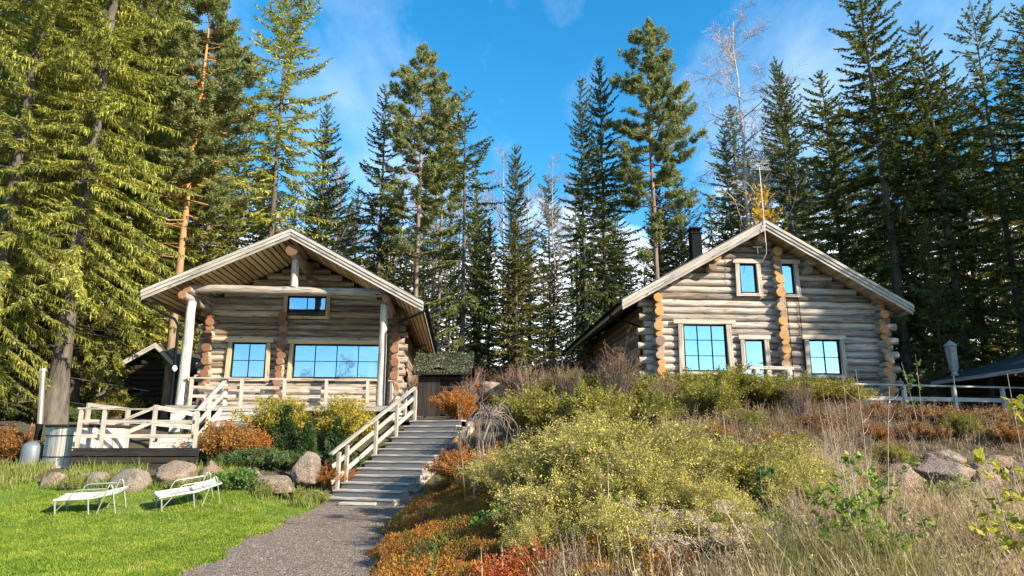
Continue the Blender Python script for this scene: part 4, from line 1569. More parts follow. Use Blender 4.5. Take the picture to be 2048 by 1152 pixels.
def build_tub():
    rng = np.random.default_rng(43)
    cx, cy = -11.85, 19.55
    zb = .98
    root = thing('hot_tub', 'round timber hot tub with an outside stove and tall leaning flue pipe', 'hot tub', (cx, cy, zb), 0)
    b = MB()
    n = 34
    for k in range(n):
        a = 2 * PI * k / n
        r = .98
        d = np.array((math.cos(a), math.sin(a), 0))
        b.bar(d * r + (0, 0, .02), d * (r + .0) + (0, 0, 1.02), 2 * PI * r / n * .985, .045, d)
    b.build('staves', ['rail_grey'], root)
    for z in (.25, .8):
        b = MB()
        an = np.linspace(0, 2 * PI, 49)
        b.sweep(np.stack([np.cos(an) * 1.01, np.sin(an) * 1.01, np.full(49, z)], -1), .014, 6)
        b.build('hoop', ['black'], root, True)
    b = MB()
    an = np.linspace(0, 2 * PI, 25)[:-1]
    ring = np.stack([np.cos(an) * 1.06, np.sin(an) * 1.06], -1)
    V = [(x, y, 1.03) for x, y in ring] + [(x, y, 1.09) for x, y in ring] + [(0, 0, 1.12)]
    i = np.arange(24)
    b.quads(V, np.stack([i, (i + 1) % 24, (i + 1) % 24 + 24, i + 24], -1))
    b.tris(V, np.stack([i + 24, (i + 1) % 24 + 24, np.full(24, 48)], -1))
    b.build('lid', ['dark_wood'], root)
    b = MB()
    b.bar((-1.1, -1.0, -.02), (1.2, -1.0, -.02), .12, .1)
    b.bar((-1.1, .6, -.02), (1.2, .6, -.02), .12, .1)
    b.build('plinth', ['rail'], root)
    # stove
    sx = at(58, 910, 18.9)[0] - cx
    b = MB()
    zz = np.array([-.05, 0, .03, .50, .56, .62, .65])
    b.sweep(np.stack([np.full(7, sx), np.full(7, -.55), zz], -1), np.array([.25, .26, .26, .26, .24, .17, .09]), 20)
    st = b.build('stove', ['grey_tank'], root, True)
    b = MB()
    for z in (.2, .52):
        b.sweep([(sx + .28, -.55, z), (sx + .9, -.3, z)], .05, 8)
    b.build('water_pipe', ['black'], st, True)
    t = at(84, 742, 18.9)
    b = MB()
    b.sweep([(sx + .05, -.5, .68), (sx + .07, -.5, 1.12)], .085, 12)
    b.build('flue_base', ['black'], st, True)
    top = np.array((t[0] - cx, -.6, t[2] - zb))
    b = MB()
    b.sweep([(sx + .07, -.5, 1.1), top], .072, 14)
    b.sweep([top + (0, 0, -.01), top + (.003, 0, .07)], [.10, .10], 14, 0, 0)
    b.build('flue_pipe', ['steel'], st, True)


build_tub()


def lounger(label, foot, yaw, group):
    """sling lounger: foot end at the origin, head end along +u"""
    t = thing('sun_lounger', label, 'sun lounger', (foot[0], foot[1], tz(*foot)), yaw, group)
    sl = math.atan2(tz(foot[0], foot[1] + 1.6) - tz(*foot), 1.6)
    t.scale = (.76, .85, .88)
    t.rotation_euler = (sl * math.cos(yaw), -sl * math.sin(yaw), yaw)
    W = .62
    r = .021
    b = MB()
    for v in (0, W):
        b.sweep([(.0, v, .36), (.06, v, .37), (.95, v, .38), (1.0, v, .38), (1.68, v, .50)], r, 8)
    b.sweep([(0, 0, .36), (0, W, .36)], r, 8)
    b.sweep([(.95, 0, .38), (.95, W, .38)], r, 8)
    b.sweep([(1.68, 0, .5), (1.68, W, .5)], r, 8)
    b.build('frame', ['alu'], t, True)
    for v in (.0, W):
        b = MB()
        b.sweep([(.06, v, .36), (.07, v, 0)], .022, 8)
        b.build('leg', ['alu'], t, True)
        b = MB()
        b.sweep([(.90, v, .37), (.92, v, 0)], .022, 8)
        b.build('leg', ['alu'], t, True)
        b = MB()
        q = v + (-.02 if v == 0 else .02)
        b.sweep([(1.12, q, .0), (1.42, q, .64), (1.455, q, .70), (1.50, q, .70), (1.535, q, .64), (1.62, q, 0)], .016, 8)
        b.build('leg', ['alu'], t, True)
        b = MB()
        b.sweep([(.42, q, .38), (.5, q, .52), (.56, q, .58), (.66, q, .60), (1.36, q, .61)], .015, 8)
        b.build('armrest', ['alu'], t, True)
        b = MB()
        b.sweep([(.06, v, .10), (.34, v, .34)], .012, 6)
        b.build('brace', ['alu'], t, True)
    for nm, u0, z0_, u1, z1_ in (('seat_sling', .03, .385, .97, .39), ('back_sling', 1.0, .395, 1.66, .51)):
        b = MB()
        n = 9
        vv = np.linspace(.0, W, n)
        sag = -.035 * (1 - (2 * vv / W - 1) ** 2)
        V = []
        for u, z in ((u0, z0_), ((u0 + u1) / 2, (z0_ + z1_) / 2 - .015), (u1, z1_)):
            V.append(np.stack([np.full(n, u), vv, z + sag], -1))
        V = np.array(V)
        Vb = V - np.array((0, 0, .012))
        i, j = np.meshgrid(np.arange(2), np.arange(n - 1), indexing='ij')
        Q = np.stack([i * n + j, (i + 1) * n + j, (i + 1) * n + j + 1, i * n + j + 1], -1).reshape(-1, 4)
        b.quads(V.reshape(-1, 3), Q)
        b.quads(Vb.reshape(-1, 3), Q[:, ::-1])
        for v in (0, W):
            b.sweep([(u0, v, z0_ - .006), (u1, v, z1_ - .006)], .022, 8)
        b.build(nm, ['sling'], t, True)
    b = MB()
    b.bar((.55, W - .02, .43), (.55, W - .02, .43 + .001), .01, .01)
    return t


l1 = at(104, 1030, 14.9)
lounger('white sling sun lounger standing nearer the hot tub on the lawn', (l1[0], 14.9), R(9), 'sun loungers on the lawn')
l2 = at(318, 1024, 15.2)
lounger('white sling sun lounger turned towards the stairs on the lawn', (l2[0], 15.2), R(38), 'sun loungers on the lawn')


def build_right_rail():
    a, c = at(1697, 768, 21.4), at(2048, 780, 23.0)
    a, c = np.array(a), np.array(c)
    c[2] = a[2]
    d = (c - a)
    L = np.linalg.norm(d)
    yaw = math.atan2(d[1], d[0])
    zb = 2.55
    root = thing('deck_railing', 'long pale timber railing of the terrace beside the two-storey log house', 'railing', (a[0], a[1], zb), yaw)
    h = a[2] - zb
    b = MB()
    b.bar((-.1, 0, h), (L + 2.0, 0, h), .13, .05)
    b.bar((-.1, .03, h - .42), (L + 2.0, .03, h - .42), .04, .13)
    b.bar((-.1, .0, h - .86), (L + 2.0, .0, h - .86), .05, .12)
    b.build('rail', ['pale'], root)
    for u in (.05, 2.02, 3.95, 5.9, 7.4):
        b = MB()
        b.bar((u, -.01, h - 1.0), (u, -.01, h - .02), .11, .10, (0, 1, 0))
        b.build('rail_post', ['pale'], root)
    b = MB()
    for k in range(16):
        b.bar((-.1, .1 + .15 * k, h - .93), (L + 2, .1 + .15 * k, h - .93), .142, .04)
    b.build('floor', ['rail_grey'], root)
    b = MB()
    for k in range(4):
        b.bar((-.1, .05, h - 1.0 - .15 * k), (L + 2.0, .05, h - 1.0 - .15 * k), .03, .14)
    b.build('skirt_board', ['dark_wood'], root)
    # parasol
    p = at(1907, 770, 23.6)
    zf = zb + h - .9
    t = thing('patio_parasol', 'closed grey parasol standing behind the terrace railing', 'parasol', (p[0], 23.6, zf))
    top = at(1897, 681, 23.6)[2] - zf
    bot = at(1907, 750, 23.6)[2] - zf
    lean = at(1899, 681, 23.6)[0] - p[0]
    b = MB()
    b.sweep([(0, 0, -.1), (lean * .6, 0, top * .6), (lean, 0, top)], .025, 8)
    b.build('pole', ['alu'], t, True)
    n, k = 22, 30
    tt = np.linspace(0, 1, n)
    V = []
    an = np.linspace(0, 2 * PI, k, endpoint=False)
    for s in tt:
        z = top - .02 - (top - bot) * s
        r = np.interp(s, [0, .03, .12, .2, .5, .8, .92, 1], [.01, .08, .16, .165, .15, .12, .07, .11])
        rr = r * (1 + .16 * np.cos(an * 6 + s * 2.5) * min(1, s * 6) + .06 * np.cos(an * 11 - s * 4))
        x = lean * (z / top) + .06 * s
        V.append(np.stack([x + np.cos(an) * rr, np.sin(an) * rr, np.full(k, z)], -1))
    V = np.array(V)
    i, j = np.meshgrid(np.arange(n - 1), np.arange(k), indexing='ij')
    b = MB()
    b.quads(V.reshape(-1, 3), np.stack([i * k + j, (i + 1) * k + j, (i + 1) * k + (j + 1) % k, i * k + (j + 1) % k], -1).reshape(-1, 4))
    b.build('canopy', ['canvas'], t, True)
    b = MB()
    z = top * .965
    b.sweep([(lean, 0, top - .01), (lean, 0, top - .09), (lean, 0, top - .2)], [.02, .13, .23], 14, 0, 0)
    b.build('top_cap', ['canvas'], t, True)


build_right_rail()


# ------------------------------------------------------------------ boulders
def boulder_mesh(seed, sx, sy, sz, flat=.5):
    import bmesh
    bm = bmesh.new()
    bmesh.ops.create_icosphere(bm, subdivisions=4, radius=1)
    rng = random.Random(seed)
    off = Vector((rng.uniform(0, 50), rng.uniform(0, 50), rng.uniform(0, 50)))
    planes = []
    for _ in range(16):
        d = Vector((rng.gauss(0, 1), rng.gauss(0, 1), rng.gauss(.25, .8))).normalized()
        planes.append((d, rng.uniform(.55, .86)))
    for v in bm.verts:
        p = v.co.copy()
        for d, k in planes:
            e = p.dot(d) - k
            if e > 0:
                p -= d * e * .96
        n = mnoise.fractal(p * 1.4 + off, 1.0, 2.0, 4)
        n2 = mnoise.noise(p * 6 + off)
        n3 = abs(mnoise.noise(p * 2.6 + off))
        p *= 1 + .10 * n + .03 * n2 - .10 * max(0, .12 - n3) / .12
        v.co = Vector((p.x * sx, p.y * sy, p.z * sz))
    me = bpy.data.meshes.new('boulder')
    bm.to_mesh(me)
    bm.free()
    me.materials.append(M['rock'])
    me.polygons.foreach_set('use_smooth', np.ones(len(me.polygons), bool))
    return me


def boulder(seed, px, py, Y, w, h, label, group, depth=None, rz=0, lift=0.0):
    """px,py: centre of the boulder in the photograph; w,h in photograph pixels"""
    c = at(px, py, Y)
    k = Y / F
    sx, sz = w * k / 2 * 1.08, h * k / 2 * 1.05
    me = boulder_mesh(seed, sx, depth or sx * .8, sz)
    o = bpy.data.objects.new('boulder', me)
    COL.objects.link(o)
    o.location = (c[0], c[1], c[2] + lift)
    o.rotation_euler = (0, 0, rz)
    return tag(o, label, 'boulder', group)


G1 = 'boulders along the lawn edge'
for a in [
    (1, 108, 962, 17.4, 62, 62, 'rounded pink boulder below the hot tub'),
    (2, 165, 955, 17.7, 44, 40, 'small pale boulder wedged under the corner of the deck', ),
    (3, 195, 962, 17.3, 60, 48, 'dark-fronted boulder behind the lounger beside the hot tub'),
    (4, 262, 962, 17.2, 110, 60, 'long flat granite boulder directly below the deck front'),
    (5, 362, 945, 17.5, 96, 66, 'large grey boulder at the corner of the deck below the russet shrub'),
    (6, 420, 948, 17.7, 66, 58, 'grey boulder behind the lounger turned towards the stairs'),
    (7, 424, 930, 18.3, 36, 26, 'smallest boulder tucked under the russet shrub'),
    (8, 614, 932, 18.4, 66, 68, 'tall peaked tan boulder left of the stairs'),
    (9, 555, 966, 17.7, 92, 52, 'low pink boulder at the lawn corner below the peaked one'),
    (10, 505, 950, 18.2, 50, 40, 'half-buried boulder under the creeping juniper'),
    (11, 20, 962, 17.6, 60, 26, 'low yellowish stone in the grass at the lawn corner beyond the tub stove'),
]:
    boulder(a[0], a[1], a[2], a[3], a[4] * .9, a[5] * .92, a[6], G1, lift=-.06)
G2 = 'boulders of the bank on the right'
for a in [
    (21, 1962, 958, 13.6, 62, 54, 'round pale boulder in the middle of the stone bank'),
    (22, 1880, 962, 13.4, 100, 64, 'broad brown boulder in the stone bank beside the yellow fern'),
    (23, 1800, 966, 13.2, 76, 56, 'shaded boulder nearest the leafy sapling in the stone bank'),
    (24, 1945, 1002, 12.7, 110, 60, 'big flat boulder at the foot of the stone bank'),
    (25, 1995, 940, 14.3, 70, 44, 'grey sloping boulder on top of the stone bank'),
    (26, 2040, 965, 13.8, 56, 60, 'boulder at the outer end of the stone bank'),
    (27, 1890, 925, 14.4, 64, 36, 'pale stone behind the yellow fern'),
    (28, 1470, 925, 14.6, 46, 24, 'small grey stone in the dead weeds below the hedge'),
]:
    boulder(a[0], a[1], a[2], a[3], a[4] * 1.2, a[5] * 1.25, a[6], G2, lift=.1)
boulder(41, 975, 782, 25.5, 60, 42, 'dark shaded boulder behind the orange shrub by the sod-roofed hut', None)
# ------------------------------------------------------------------ shrubs
def spray_shrub(seed, rx, ry, h, nst, nl, ll, lw, up=.5, inner=.3, jit=.10, stems_r=.006, twig=.35, top_round=.7, fan=1.0):
    """many arching stems from one root, side twigs, a leaf on every few centimetres. returns (foliage MB, stems MB)"""
    rng = np.random.default_rng(seed)
    az = rng.uniform(0, 2 * PI, nst)
    rho = np.sqrt(rng.random(nst)) * fan
    lump = 1 + .18 * np.sin(az * 3 + seed) + .12 * np.sin(az * 5 + 2 * seed)
    hh = h * (1 - top_round * .55 * rho ** 2) * rng.uniform(.62, 1.08, nst) * np.where(rng.random(nst) < .12, 1.25, 1)
    tip = np.stack([np.cos(az) * rho * rx * lump, np.sin(az) * rho * ry * lump, hh], -1)
    b0 = np.stack([np.cos(az) * rho * rx * .18, np.sin(az) * rho * ry * .18, np.zeros(nst)], -1)
    c = b0 + (tip - b0) * np.array([.35, .35, 0]) + np.stack([np.zeros(nst), np.zeros(nst), hh * (.5 + up * .4)], -1)

    def bez(t):
        t = t[..., None]
        return (1 - t) ** 2 * b0[:, None] + 2 * t * (1 - t) * c[:, None] + t * t * tip[:, None]

    def dbez(t):
        t = t[..., None]
        return 2 * (1 - t) * (c - b0)[:, None] + 2 * t * (tip - c)[:, None]
    st = MB()
    ns = 6
    tt = np.broadcast_to(np.linspace(0, 1, ns + 1), (nst, ns + 1))
    P = bez(tt)
    for k in range(ns):
        st.twigs(P[:, k], P[:, k + 1], stems_r * (1.25 - k / ns), stems_r * (1.25 - (k + 1) / ns), 3)
    fo = MB()
    # side twigs with leaves along them
    ntw = max(4, nl // 6)
    t0 = inner + (1 - inner) * rng.random((nst, ntw)) ** .8
    B = bez(t0)
    D = unit(unit(dbez(t0)) + rng.normal(0, .75, (nst, ntw, 3)) + np.array([0, 0, .25]))
    tl = twig * h * .32 * rng.uniform(.4, 1.1, (nst, ntw, 1))
    k = 6
    s = (np.arange(k) + .5) / k
    L = B[:, :, None] + D[:, :, None] * tl[:, :, None] * s[None, None, :, None] + rng.normal(0, jit * .25, (nst, ntw, k, 3))
    LD = unit(D[:, :, None] * .8 + rng.normal(0, .65, (nst, ntw, k, 3)))
    L, LD = L.reshape(-1, 3), LD.reshape(-1, 3)
    keep = L[:, 2] > .01
    L, LD = L[keep], LD[keep]
    kk = rng.lognormal(-.05, .25, len(L))
    fo.leaves(L, LD, ll * kk, lw * kk * rng.uniform(.75, 1.2, len(L)), rng)
    st.twigs(B.reshape(-1, 3), (B + D * tl).reshape(-1, 3), stems_r * .4, stems_r * .2, 3)
    return fo, st


SHR = {}


def shrub(kind, px, py, Y, scale, label, group=None, rz=0, sz=None, name='shrub', cat='shrub', zoff=-.03, xy=None):
    """a shrub of one kind standing on the ground where the pixel column px meets depth Y"""
    fm, sm = SHR[kind]
    if xy is None:
        x = at(px, py, Y)[0]
    else:
        x, Y = xy
    t = thing(name, label, cat, (x, Y, tz(x, Y) + zoff), rz, group)
    t.scale = (scale, scale, (sz or scale))
    put_mesh('foliage', fm, t)
    put_mesh('stems', sm, t)
    return t


def kind(key, leafm, stemm, **kw):
    fo, st = spray_shrub(**kw)
    SHR[key] = (fo.mesh('shrub_foliage', leafm), st.mesh('shrub_stems', stemm))


kind('yellow_a', 'yellow', 'twig', seed=1, rx=1.0, ry=.95, h=1.25, nst=190, nl=150, ll=.038, lw=.0155, jit=.1, twig=.5)
kind('yellow_b', 'yellow', 'twig', seed=2, rx=1.05, ry=.9, h=1.15, nst=190, nl=150, ll=.038, lw=.0155, jit=.1, twig=.55)
kind('hedge_a', 'hedge', 'twig', seed=3, rx=1.0, ry=.8, h=1.0, nst=170, nl=110, ll=.06, lw=.024, jit=.12, twig=.5)
kind('hedge_b', 'hedge', 'twig', seed=4, rx=.95, ry=.85, h=1.05, nst=170, nl=110, ll=.06, lw=.024, jit=.12, twig=.5)
kind('gold', 'yellow2', 'twig', seed=5, rx=1.0, ry=.85, h=1.2, nst=150, nl=110, ll=.06, lw=.028, jit=.12, twig=.5)
kind('russet', 'russet', 'stem_red', seed=6, rx=.95, ry=.8, h=1.1, nst=150, nl=110, ll=.06, lw=.03, jit=.12, twig=.45)
kind('orange', 'orange', 'stem_red', seed=7, rx=.9, ry=.8, h=1.0, nst=140, nl=100, ll=.05, lw=.026, jit=.12, twig=.45)
kind('orange_low', 'orange', 'stem_red', seed=8, rx=.8, ry=.7, h=.75, nst=150, nl=130, ll=.034, lw=.016, jit=.08, twig=.45)
kind('red_low', 'red', 'stem_red', seed=9, rx=.45, ry=.4, h=.42, nst=70, nl=72, ll=.03, lw=.015, jit=.05, twig=.5)
kind('russet_low', 'russet', 'stem_red', seed=10, rx=.9, ry=.7, h=.55, nst=120, nl=90, ll=.05, lw=.024, jit=.1, twig=.5)
kind('juniper', 'juniper', 'twig', seed=12, rx=1.0, ry=.8, h=.42, nst=130, nl=120, ll=.09, lw=.02, jit=.06, twig=1.0, up=.1, fan=1.1)
kind('twiggy', 'russet', 'twig', seed=13, rx=.75, ry=.7, h=1.7, nst=90, nl=12, ll=.035, lw=.018, jit=.06, twig=.55, inner=.35, stems_r=.011, top_round=.3)
kind('herb2', 'rough_grass', 'twig', seed=15, rx=.55, ry=.5, h=.6, nst=60, nl=50, ll=.05, lw=.02, jit=.08, twig=.6)
kind('herb', 'weed', 'twig', seed=14, rx=.55, ry=.45, h=.4, nst=70, nl=60, ll=.06, lw=.035, jit=.08, twig=.6)

GY = 'yellow-green spirea bushes on the bank'
for a in [
    ('yellow_a', 1090, 10.6, .98, 'yellow-green bush beside the pale bent branches, left flank of the bright mass'),
    ('yellow_b', 1215, 10.2, 1.12, 'tall yellow-green bush with a bright green sapling in it, crest of the bright mass'),
    ('yellow_a', 1360, 10.6, 1.02, 'yellow-green bush below the big window of the two-storey house'),
    ('yellow_b', 1470, 9.6, .92, 'yellow-green bush with dark green hollow, right flank of the bright mass'),
    ('yellow_a', 1270, 8.8, .82, 'yellow-green bush in front, above the dry umbel stalks'),
    ('yellow_b', 1130, 8.9, .78, 'lower yellow-green bush with dark shaded foot next to the orange carpet'),
    ('yellow_a', 1590, 9.0, .66, 'small yellow-green bush bordering the dry brown grass'),
    ('yellow_b', 1400, 8.4, .66, 'lowest yellow-green bush facing the dry umbel stalks'),
    ('yellow_a', 1180, 12.4, .92, 'yellow-green bush behind the crest towards the hedge'),
    ('yellow_b', 1560, 10.2, .8, 'yellow-green bush at the outer flank of the bright mass beside the dead brown weeds'),
    ('yellow_a', 1640, 9.8, .55, 'last small yellow-green bush towards the leafy sapling'),
    ('yellow_b', 1240, 7.6, .62, 'front yellow-green bush reaching down between the umbels and the dead grey stalks'),
    ('yellow_a', 1450, 7.5, .55, 'small front yellow-green bush behind the umbel leaning to the dry grass'),
    ('yellow_a', 1075, 7.9, .5, 'small yellow-green bush behind the red-leaved shrub'),
    ('yellow_b', 1010, 12.2, .8, 'narrow yellow-green bush behind the weeping bare shrub'),
]:
    shrub(a[0], a[1], 900, a[2], a[3], a[4], GY, rz=a[1] * .37, sz=a[3] * (.84 if a[2] > 9.5 else .9))

GH = 'hedge bushes below the two-storey log house'
lab = ['hedge bush at the end next to the bare twiggy shrubs', 'hedge bush below the side wall of the two-storey house', 'hedge bush under the orange corner log ends',
       'hedge bush under the big nine-pane window', 'tallest hedge bush in front of the door landing', 'hedge bush below the middle column of log ends',
       'hedge bush below the four-pane window', 'hedge bush at the corner where the terrace railing starts']
for i, (px, Y, s) in enumerate([(1065, 19.0, 1.15), (1150, 19.2, 1.2), (1255, 19.0, 1.12), (1350, 19.0, 1.22), (1450, 19.2, 1.3), (1530, 18.8, 1.22), (1605, 18.6, 1.15), (1680, 18.6, 1.05)]):
    shrub('hedge_a' if i % 2 else 'hedge_b', px, 800, Y, s, lab[i], GH, rz=i * 1.9, sz=s * .66)
lab2 = ['dark green bush low on the bank beside the weeping shrub', 'green-brown bush below the hedge in the middle of the bank', 'green bush below the hedge behind the brightest bush', 'low hedge bush beside the dead brown weeds']
for i, (px, Y, s) in enumerate([(1075, 16.2, 1.0), (1190, 15.6, 1.0), (1300, 16.0, .9), (1420, 17.0, .95)]):
    shrub('hedge_b' if i % 2 else 'hedge_a', px, 830, Y, s, lab2[i], 'lower bushes on the bank', rz=i * 2.3 + 1)

shrub('gold', 560, 800, 20.9, 1.12, 'yellow shrub in front of the porch below the four-pane window', 'yellow shrubs before the porch', .4)
shrub('gold', 692, 800, 20.8, 1.2, 'yellow shrub in front of the porch beside the handrail of the stairs', 'yellow shrubs before the porch', 2.1)
shrub('russet', 448, 870, 19.2, 1.02, 'russet shrub with orange leaves at the corner of the low deck', 'russet shrubs by the deck', .3)
shrub('orange', 505, 860, 19.6, .9, 'orange shrub leaning on the russet one below the porch', 'russet shrubs by the deck', 1.3)
shrub('orange', 915, 805, 24.2, 1.05, 'bright orange shrub at the head of the stairs before the sod-roofed hut', None, 1.1)
shrub('orange_low', 660, 950, 18.9, .8, 'pale orange low shrub between the peaked boulder and the stairs', None, .7)
shrub('russet', 15, 860, 19.6, .9, 'yellow and russet shrub beyond the hot tub stove under the spruces', None, .5)
shrub('orange_low', 935, 930, 15.4, 1.15, 'orange shrub behind the bare sapling stems beside the stairs', 'orange shrubs beside the stairs', .7)
shrub('orange_low', 985, 970, 13.6, .95, 'orange shrub in front of the weeping bare shrub', 'orange shrubs beside the stairs', 2.7)
shrub('orange_low', 895, 975, 16.0, .6, 'small orange shrub against the stair stringer', 'orange shrubs beside the stairs', 4.0)
for i, (px, Y, s, l) in enumerate([(1790, 17.2, 1.0, 'russet low shrub under the first bay of the terrace railing'), (1890, 17.0, 1.05, 'russet low shrub in the middle below the terrace railing'),
                                   (1990, 16.8, 1.1, 'russet low shrub at the outer end below the terrace railing'), (1735, 17.8, .9, 'orange-brown low shrub between the hedge and the terrace railing')]):
    shrub('russet_low', px, 840, Y, s, l, 'russet low shrubs below the terrace', i * 1.4, sz=s * .7)
for i, (px, Y, s, l) in enumerate([(1000, 6.9, 1.0, 'scarlet low shrub in the orange carpet, nearest the viewer'), (1060, 7.3, .9, 'red-leaved shrub beside the grey dead stalks'), (955, 7.4, .7, 'small red sprig patch in the orange carpet')]):
    shrub('red_low', px, 1100, Y, s, l, 'red-leaved low shrubs in the carpet', i * 1.4)
GB2 = 'low autumn shrubs on the upper bank'
for i, (k_, px, Y, sc, l) in enumerate([
    ('orange_low', 1440, 14.4, .62, 'small orange-yellow shrub in the dead weeds under the hedge'),
    ('orange_low', 1755, 15.4, .5, 'small orange shrub above the shaded boulder'),
    ('russet_low', 1560, 14.0, .75, 'russet low shrub in the dead weeds behind the small yellow-green bush'),
    ('russet_low', 1640, 15.8, .8, 'russet low shrub beneath the corner of the hedge'),
    ('russet_low', 1700, 13.0, .6, 'russet low shrub behind the leafy sapling'),
    ('hedge_a', 1500, 15.6, .55, 'stunted green shrub in the dead weeds under the four-pane window'),
    ('hedge_b', 1590, 13.0, .5, 'stunted green shrub behind the dead reddish stalks'),
    ('hedge_a', 1780, 14.2, .42, 'tiny green shrub over the shaded boulder'),
    ('russet_low', 1845, 15.6, .7, 'russet low shrub above the yellow fern'),
    ('hedge_b', 1930, 15.6, .5, 'small green shrub above the stone bank'),
    ('russet_low', 2020, 15.2, .7, 'russet low shrub at the outer end above the stone bank'),
    ('orange_low', 2010, 12.6, .5, 'orange low shrub beside the big flat boulder'),
    ('orange_low', 1860, 12.3, .4, 'tiny orange shrub below the broad brown boulder'),
]):
    shrub(k_, px, 900, Y, sc, l, GB2, i * 1.1)
for i, (px, Y, sc, l) in enumerate([(1560, 7.8, .7, 'green weed clump beside the dark hollow'), (1760, 8.6, .8, 'green weed clump in the dry grass near the leafy sapling'), (1905, 9.4, .9, 'green weed clump in the dry grass below the big flat boulder'),
                                    (1850, 7.4, .6, 'green weed clump low in the dry grass'), (1990, 8.2, .7, 'green weed clump in the dry grass below the yellowing sapling'), (1640, 10.6, .8, 'green weed clump behind the reddish dead stalks')]):
    shrub('herb2', px, 1000, Y, sc, l, 'green weed clumps in the dry grass', i * 1.7)
shrub('juniper', 505, 915, 18.9, 1.0, 'creeping juniper spreading over the boulders', 'creeping junipers', .3)
shrub('juniper', 585, 905, 19.6, .9, 'creeping juniper behind the peaked boulder', 'creeping junipers', 2.2)
shrub('juniper', 690, 890, 20.0, .8, 'creeping juniper beside the stair handrail', 'creeping junipers', 4.2)
shrub('herb', 480, 970, 17.3, 1.1, 'leafy green herb clump behind the lounger turned towards the stairs', 'green herb clumps', .2)
shrub('herb', 430, 975, 17.2, .8, 'small green herb clump below the large grey boulder', 'green herb clumps', 1.2)
for i, (px, Y, sc, l) in enumerate([(590, 17.75, .7, 'green herb clump at the foot of the peaked tan boulder'), (640, 17.9, .6, 'green herb clump between the peaked boulder and the first step'), (350, 17.0, .5, 'green herb tuft before the large grey boulder'), (140, 16.95, .5, 'green herb tuft between the two boulders under the deck corner'), (530, 17.3, .6, 'green herb clump on the low pink boulder')]):
    shrub('herb2', px, 970, Y, sc, l, 'green herb clumps', i * 1.3)
for i, (k_, px, Y, sc, l) in enumerate([('orange_low', 850, 11.5, .5, 'rusty low shrub in the middle of the orange carpet'), ('orange_low', 800, 9.6, .42, 'rusty low shrub at the path edge of the orange carpet'), ('herb', 900, 9.2, .7, 'dark green herb clump in the orange carpet'),
                                        ('herb', 990, 10.2, .8, 'dark green herb clump where the carpet meets the yellow-green bushes'), ('russet_low', 930, 8.2, .45, 'russet low shrub in the orange carpet behind the green thistle'), ('herb', 790, 7.9, .5, 'green herb tuft in the carpet nearest the gravel'), ('orange_low', 870, 14.0, .5, 'rusty low shrub in the carpet below the stairs')]):
    shrub(k_, px, 1000, Y, sc, l, 'clumps in the orange carpet', i * 2.1)
shrub('herb', 250, 985, 16.9, .6, 'green herb tuft in the grass below the long flat boulder', 'green herb clumps', 2.2)
shrub('twiggy', 1062, 740, 21.5, 1.0, 'bare reddish twiggy shrub at the end of the hedge', 'bare twiggy shrubs', .3)
shrub('twiggy', 1235, 760, 17.8, 1.05, 'bare twiggy shrub rising from the hedge before the corner log ends', 'bare twiggy shrubs', 1.7)
for i, (px, Y, sc, l) in enumerate([(1140, 18.2, .75, 'bare twiggy shrub in the hedge below the long eave'), (1015, 20.5, .8, 'bare reddish twiggy shrub next to the orange one at the stair head'), (1330, 17.4, .6, 'small bare twiggy shrub in the hedge before the nine-pane window'), (1600, 16.8, .6, 'small bare twiggy shrub at the foot of the hedge')]):
    shrub('twiggy', px, 800, Y, sc, l, 'bare twiggy shrubs', i * 1.3)
shrub('twiggy', 940, 800, 27.5, .9, 'bare twiggy shrub in shade beside the sod-roofed hut', 'bare twiggy shrubs', 2.7)


def conifer_dwarf(px, py, Y, h, r, label, seed):
    rng = np.random.default_rng(seed)
    x = at(px, py, Y)[0]
    t = thing('dwarf_spruce', label, 'conifer', (x, Y, tz(x, Y) - .03), 0, 'dwarf conifers before the porch')
    N = 3200
    z = rng.random(N) ** 1.3
    a = rng.uniform(0, 2 * PI, N)
    q = r * (1 - z) ** .8 * rng.uniform(.55, 1.05, N) * (1 + .2 * np.sin(a * 4 + z * 9))
    P = np.stack([np.cos(a) * q, np.sin(a) * q, z * h], -1)
    D = np.stack([np.cos(a) * .7, np.sin(a) * .7, np.full(N, .8)], -1) + rng.normal(0, .3, (N, 3))
    b = MB()
    b.leaves(P, D, .13 * rng.uniform(.6, 1.2, N), .035, rng)
    b.build('crown', ['thuja'], t)
    b = MB()
    b.sweep([(0, 0, 0), (0, 0, h * .9)], [.03, .008], 6)
    b.build('trunk', ['bark'], t)


conifer_dwarf(615, 880, 19.8, 1.15, .36, 'pointed dwarf conifer, brightest of the small ones between the yellow shrubs', 1)
conifer_dwarf(570, 880, 20.3, 1.35, .5, 'broad dark dwarf conifer below the four-pane porch window', 2)
conifer_dwarf(674, 880, 20.0, 1.3, .45, 'dark dwarf conifer beside the stair handrail', 3)


# ------------------------------------------------------------------ carpets, dry grass, weeds
def lumps(x, y):
    return (.5 + .5 * np.sin(x * 3.1 + 1.5 * np.sin(y * 2.3)) * np.sin(y * 2.7 + np.sin(x * 1.9))) * .6 + .4 * (.5 + .5 * np.sin(x * 7 + y * 5) * np.sin(y * 8 - x * 3))


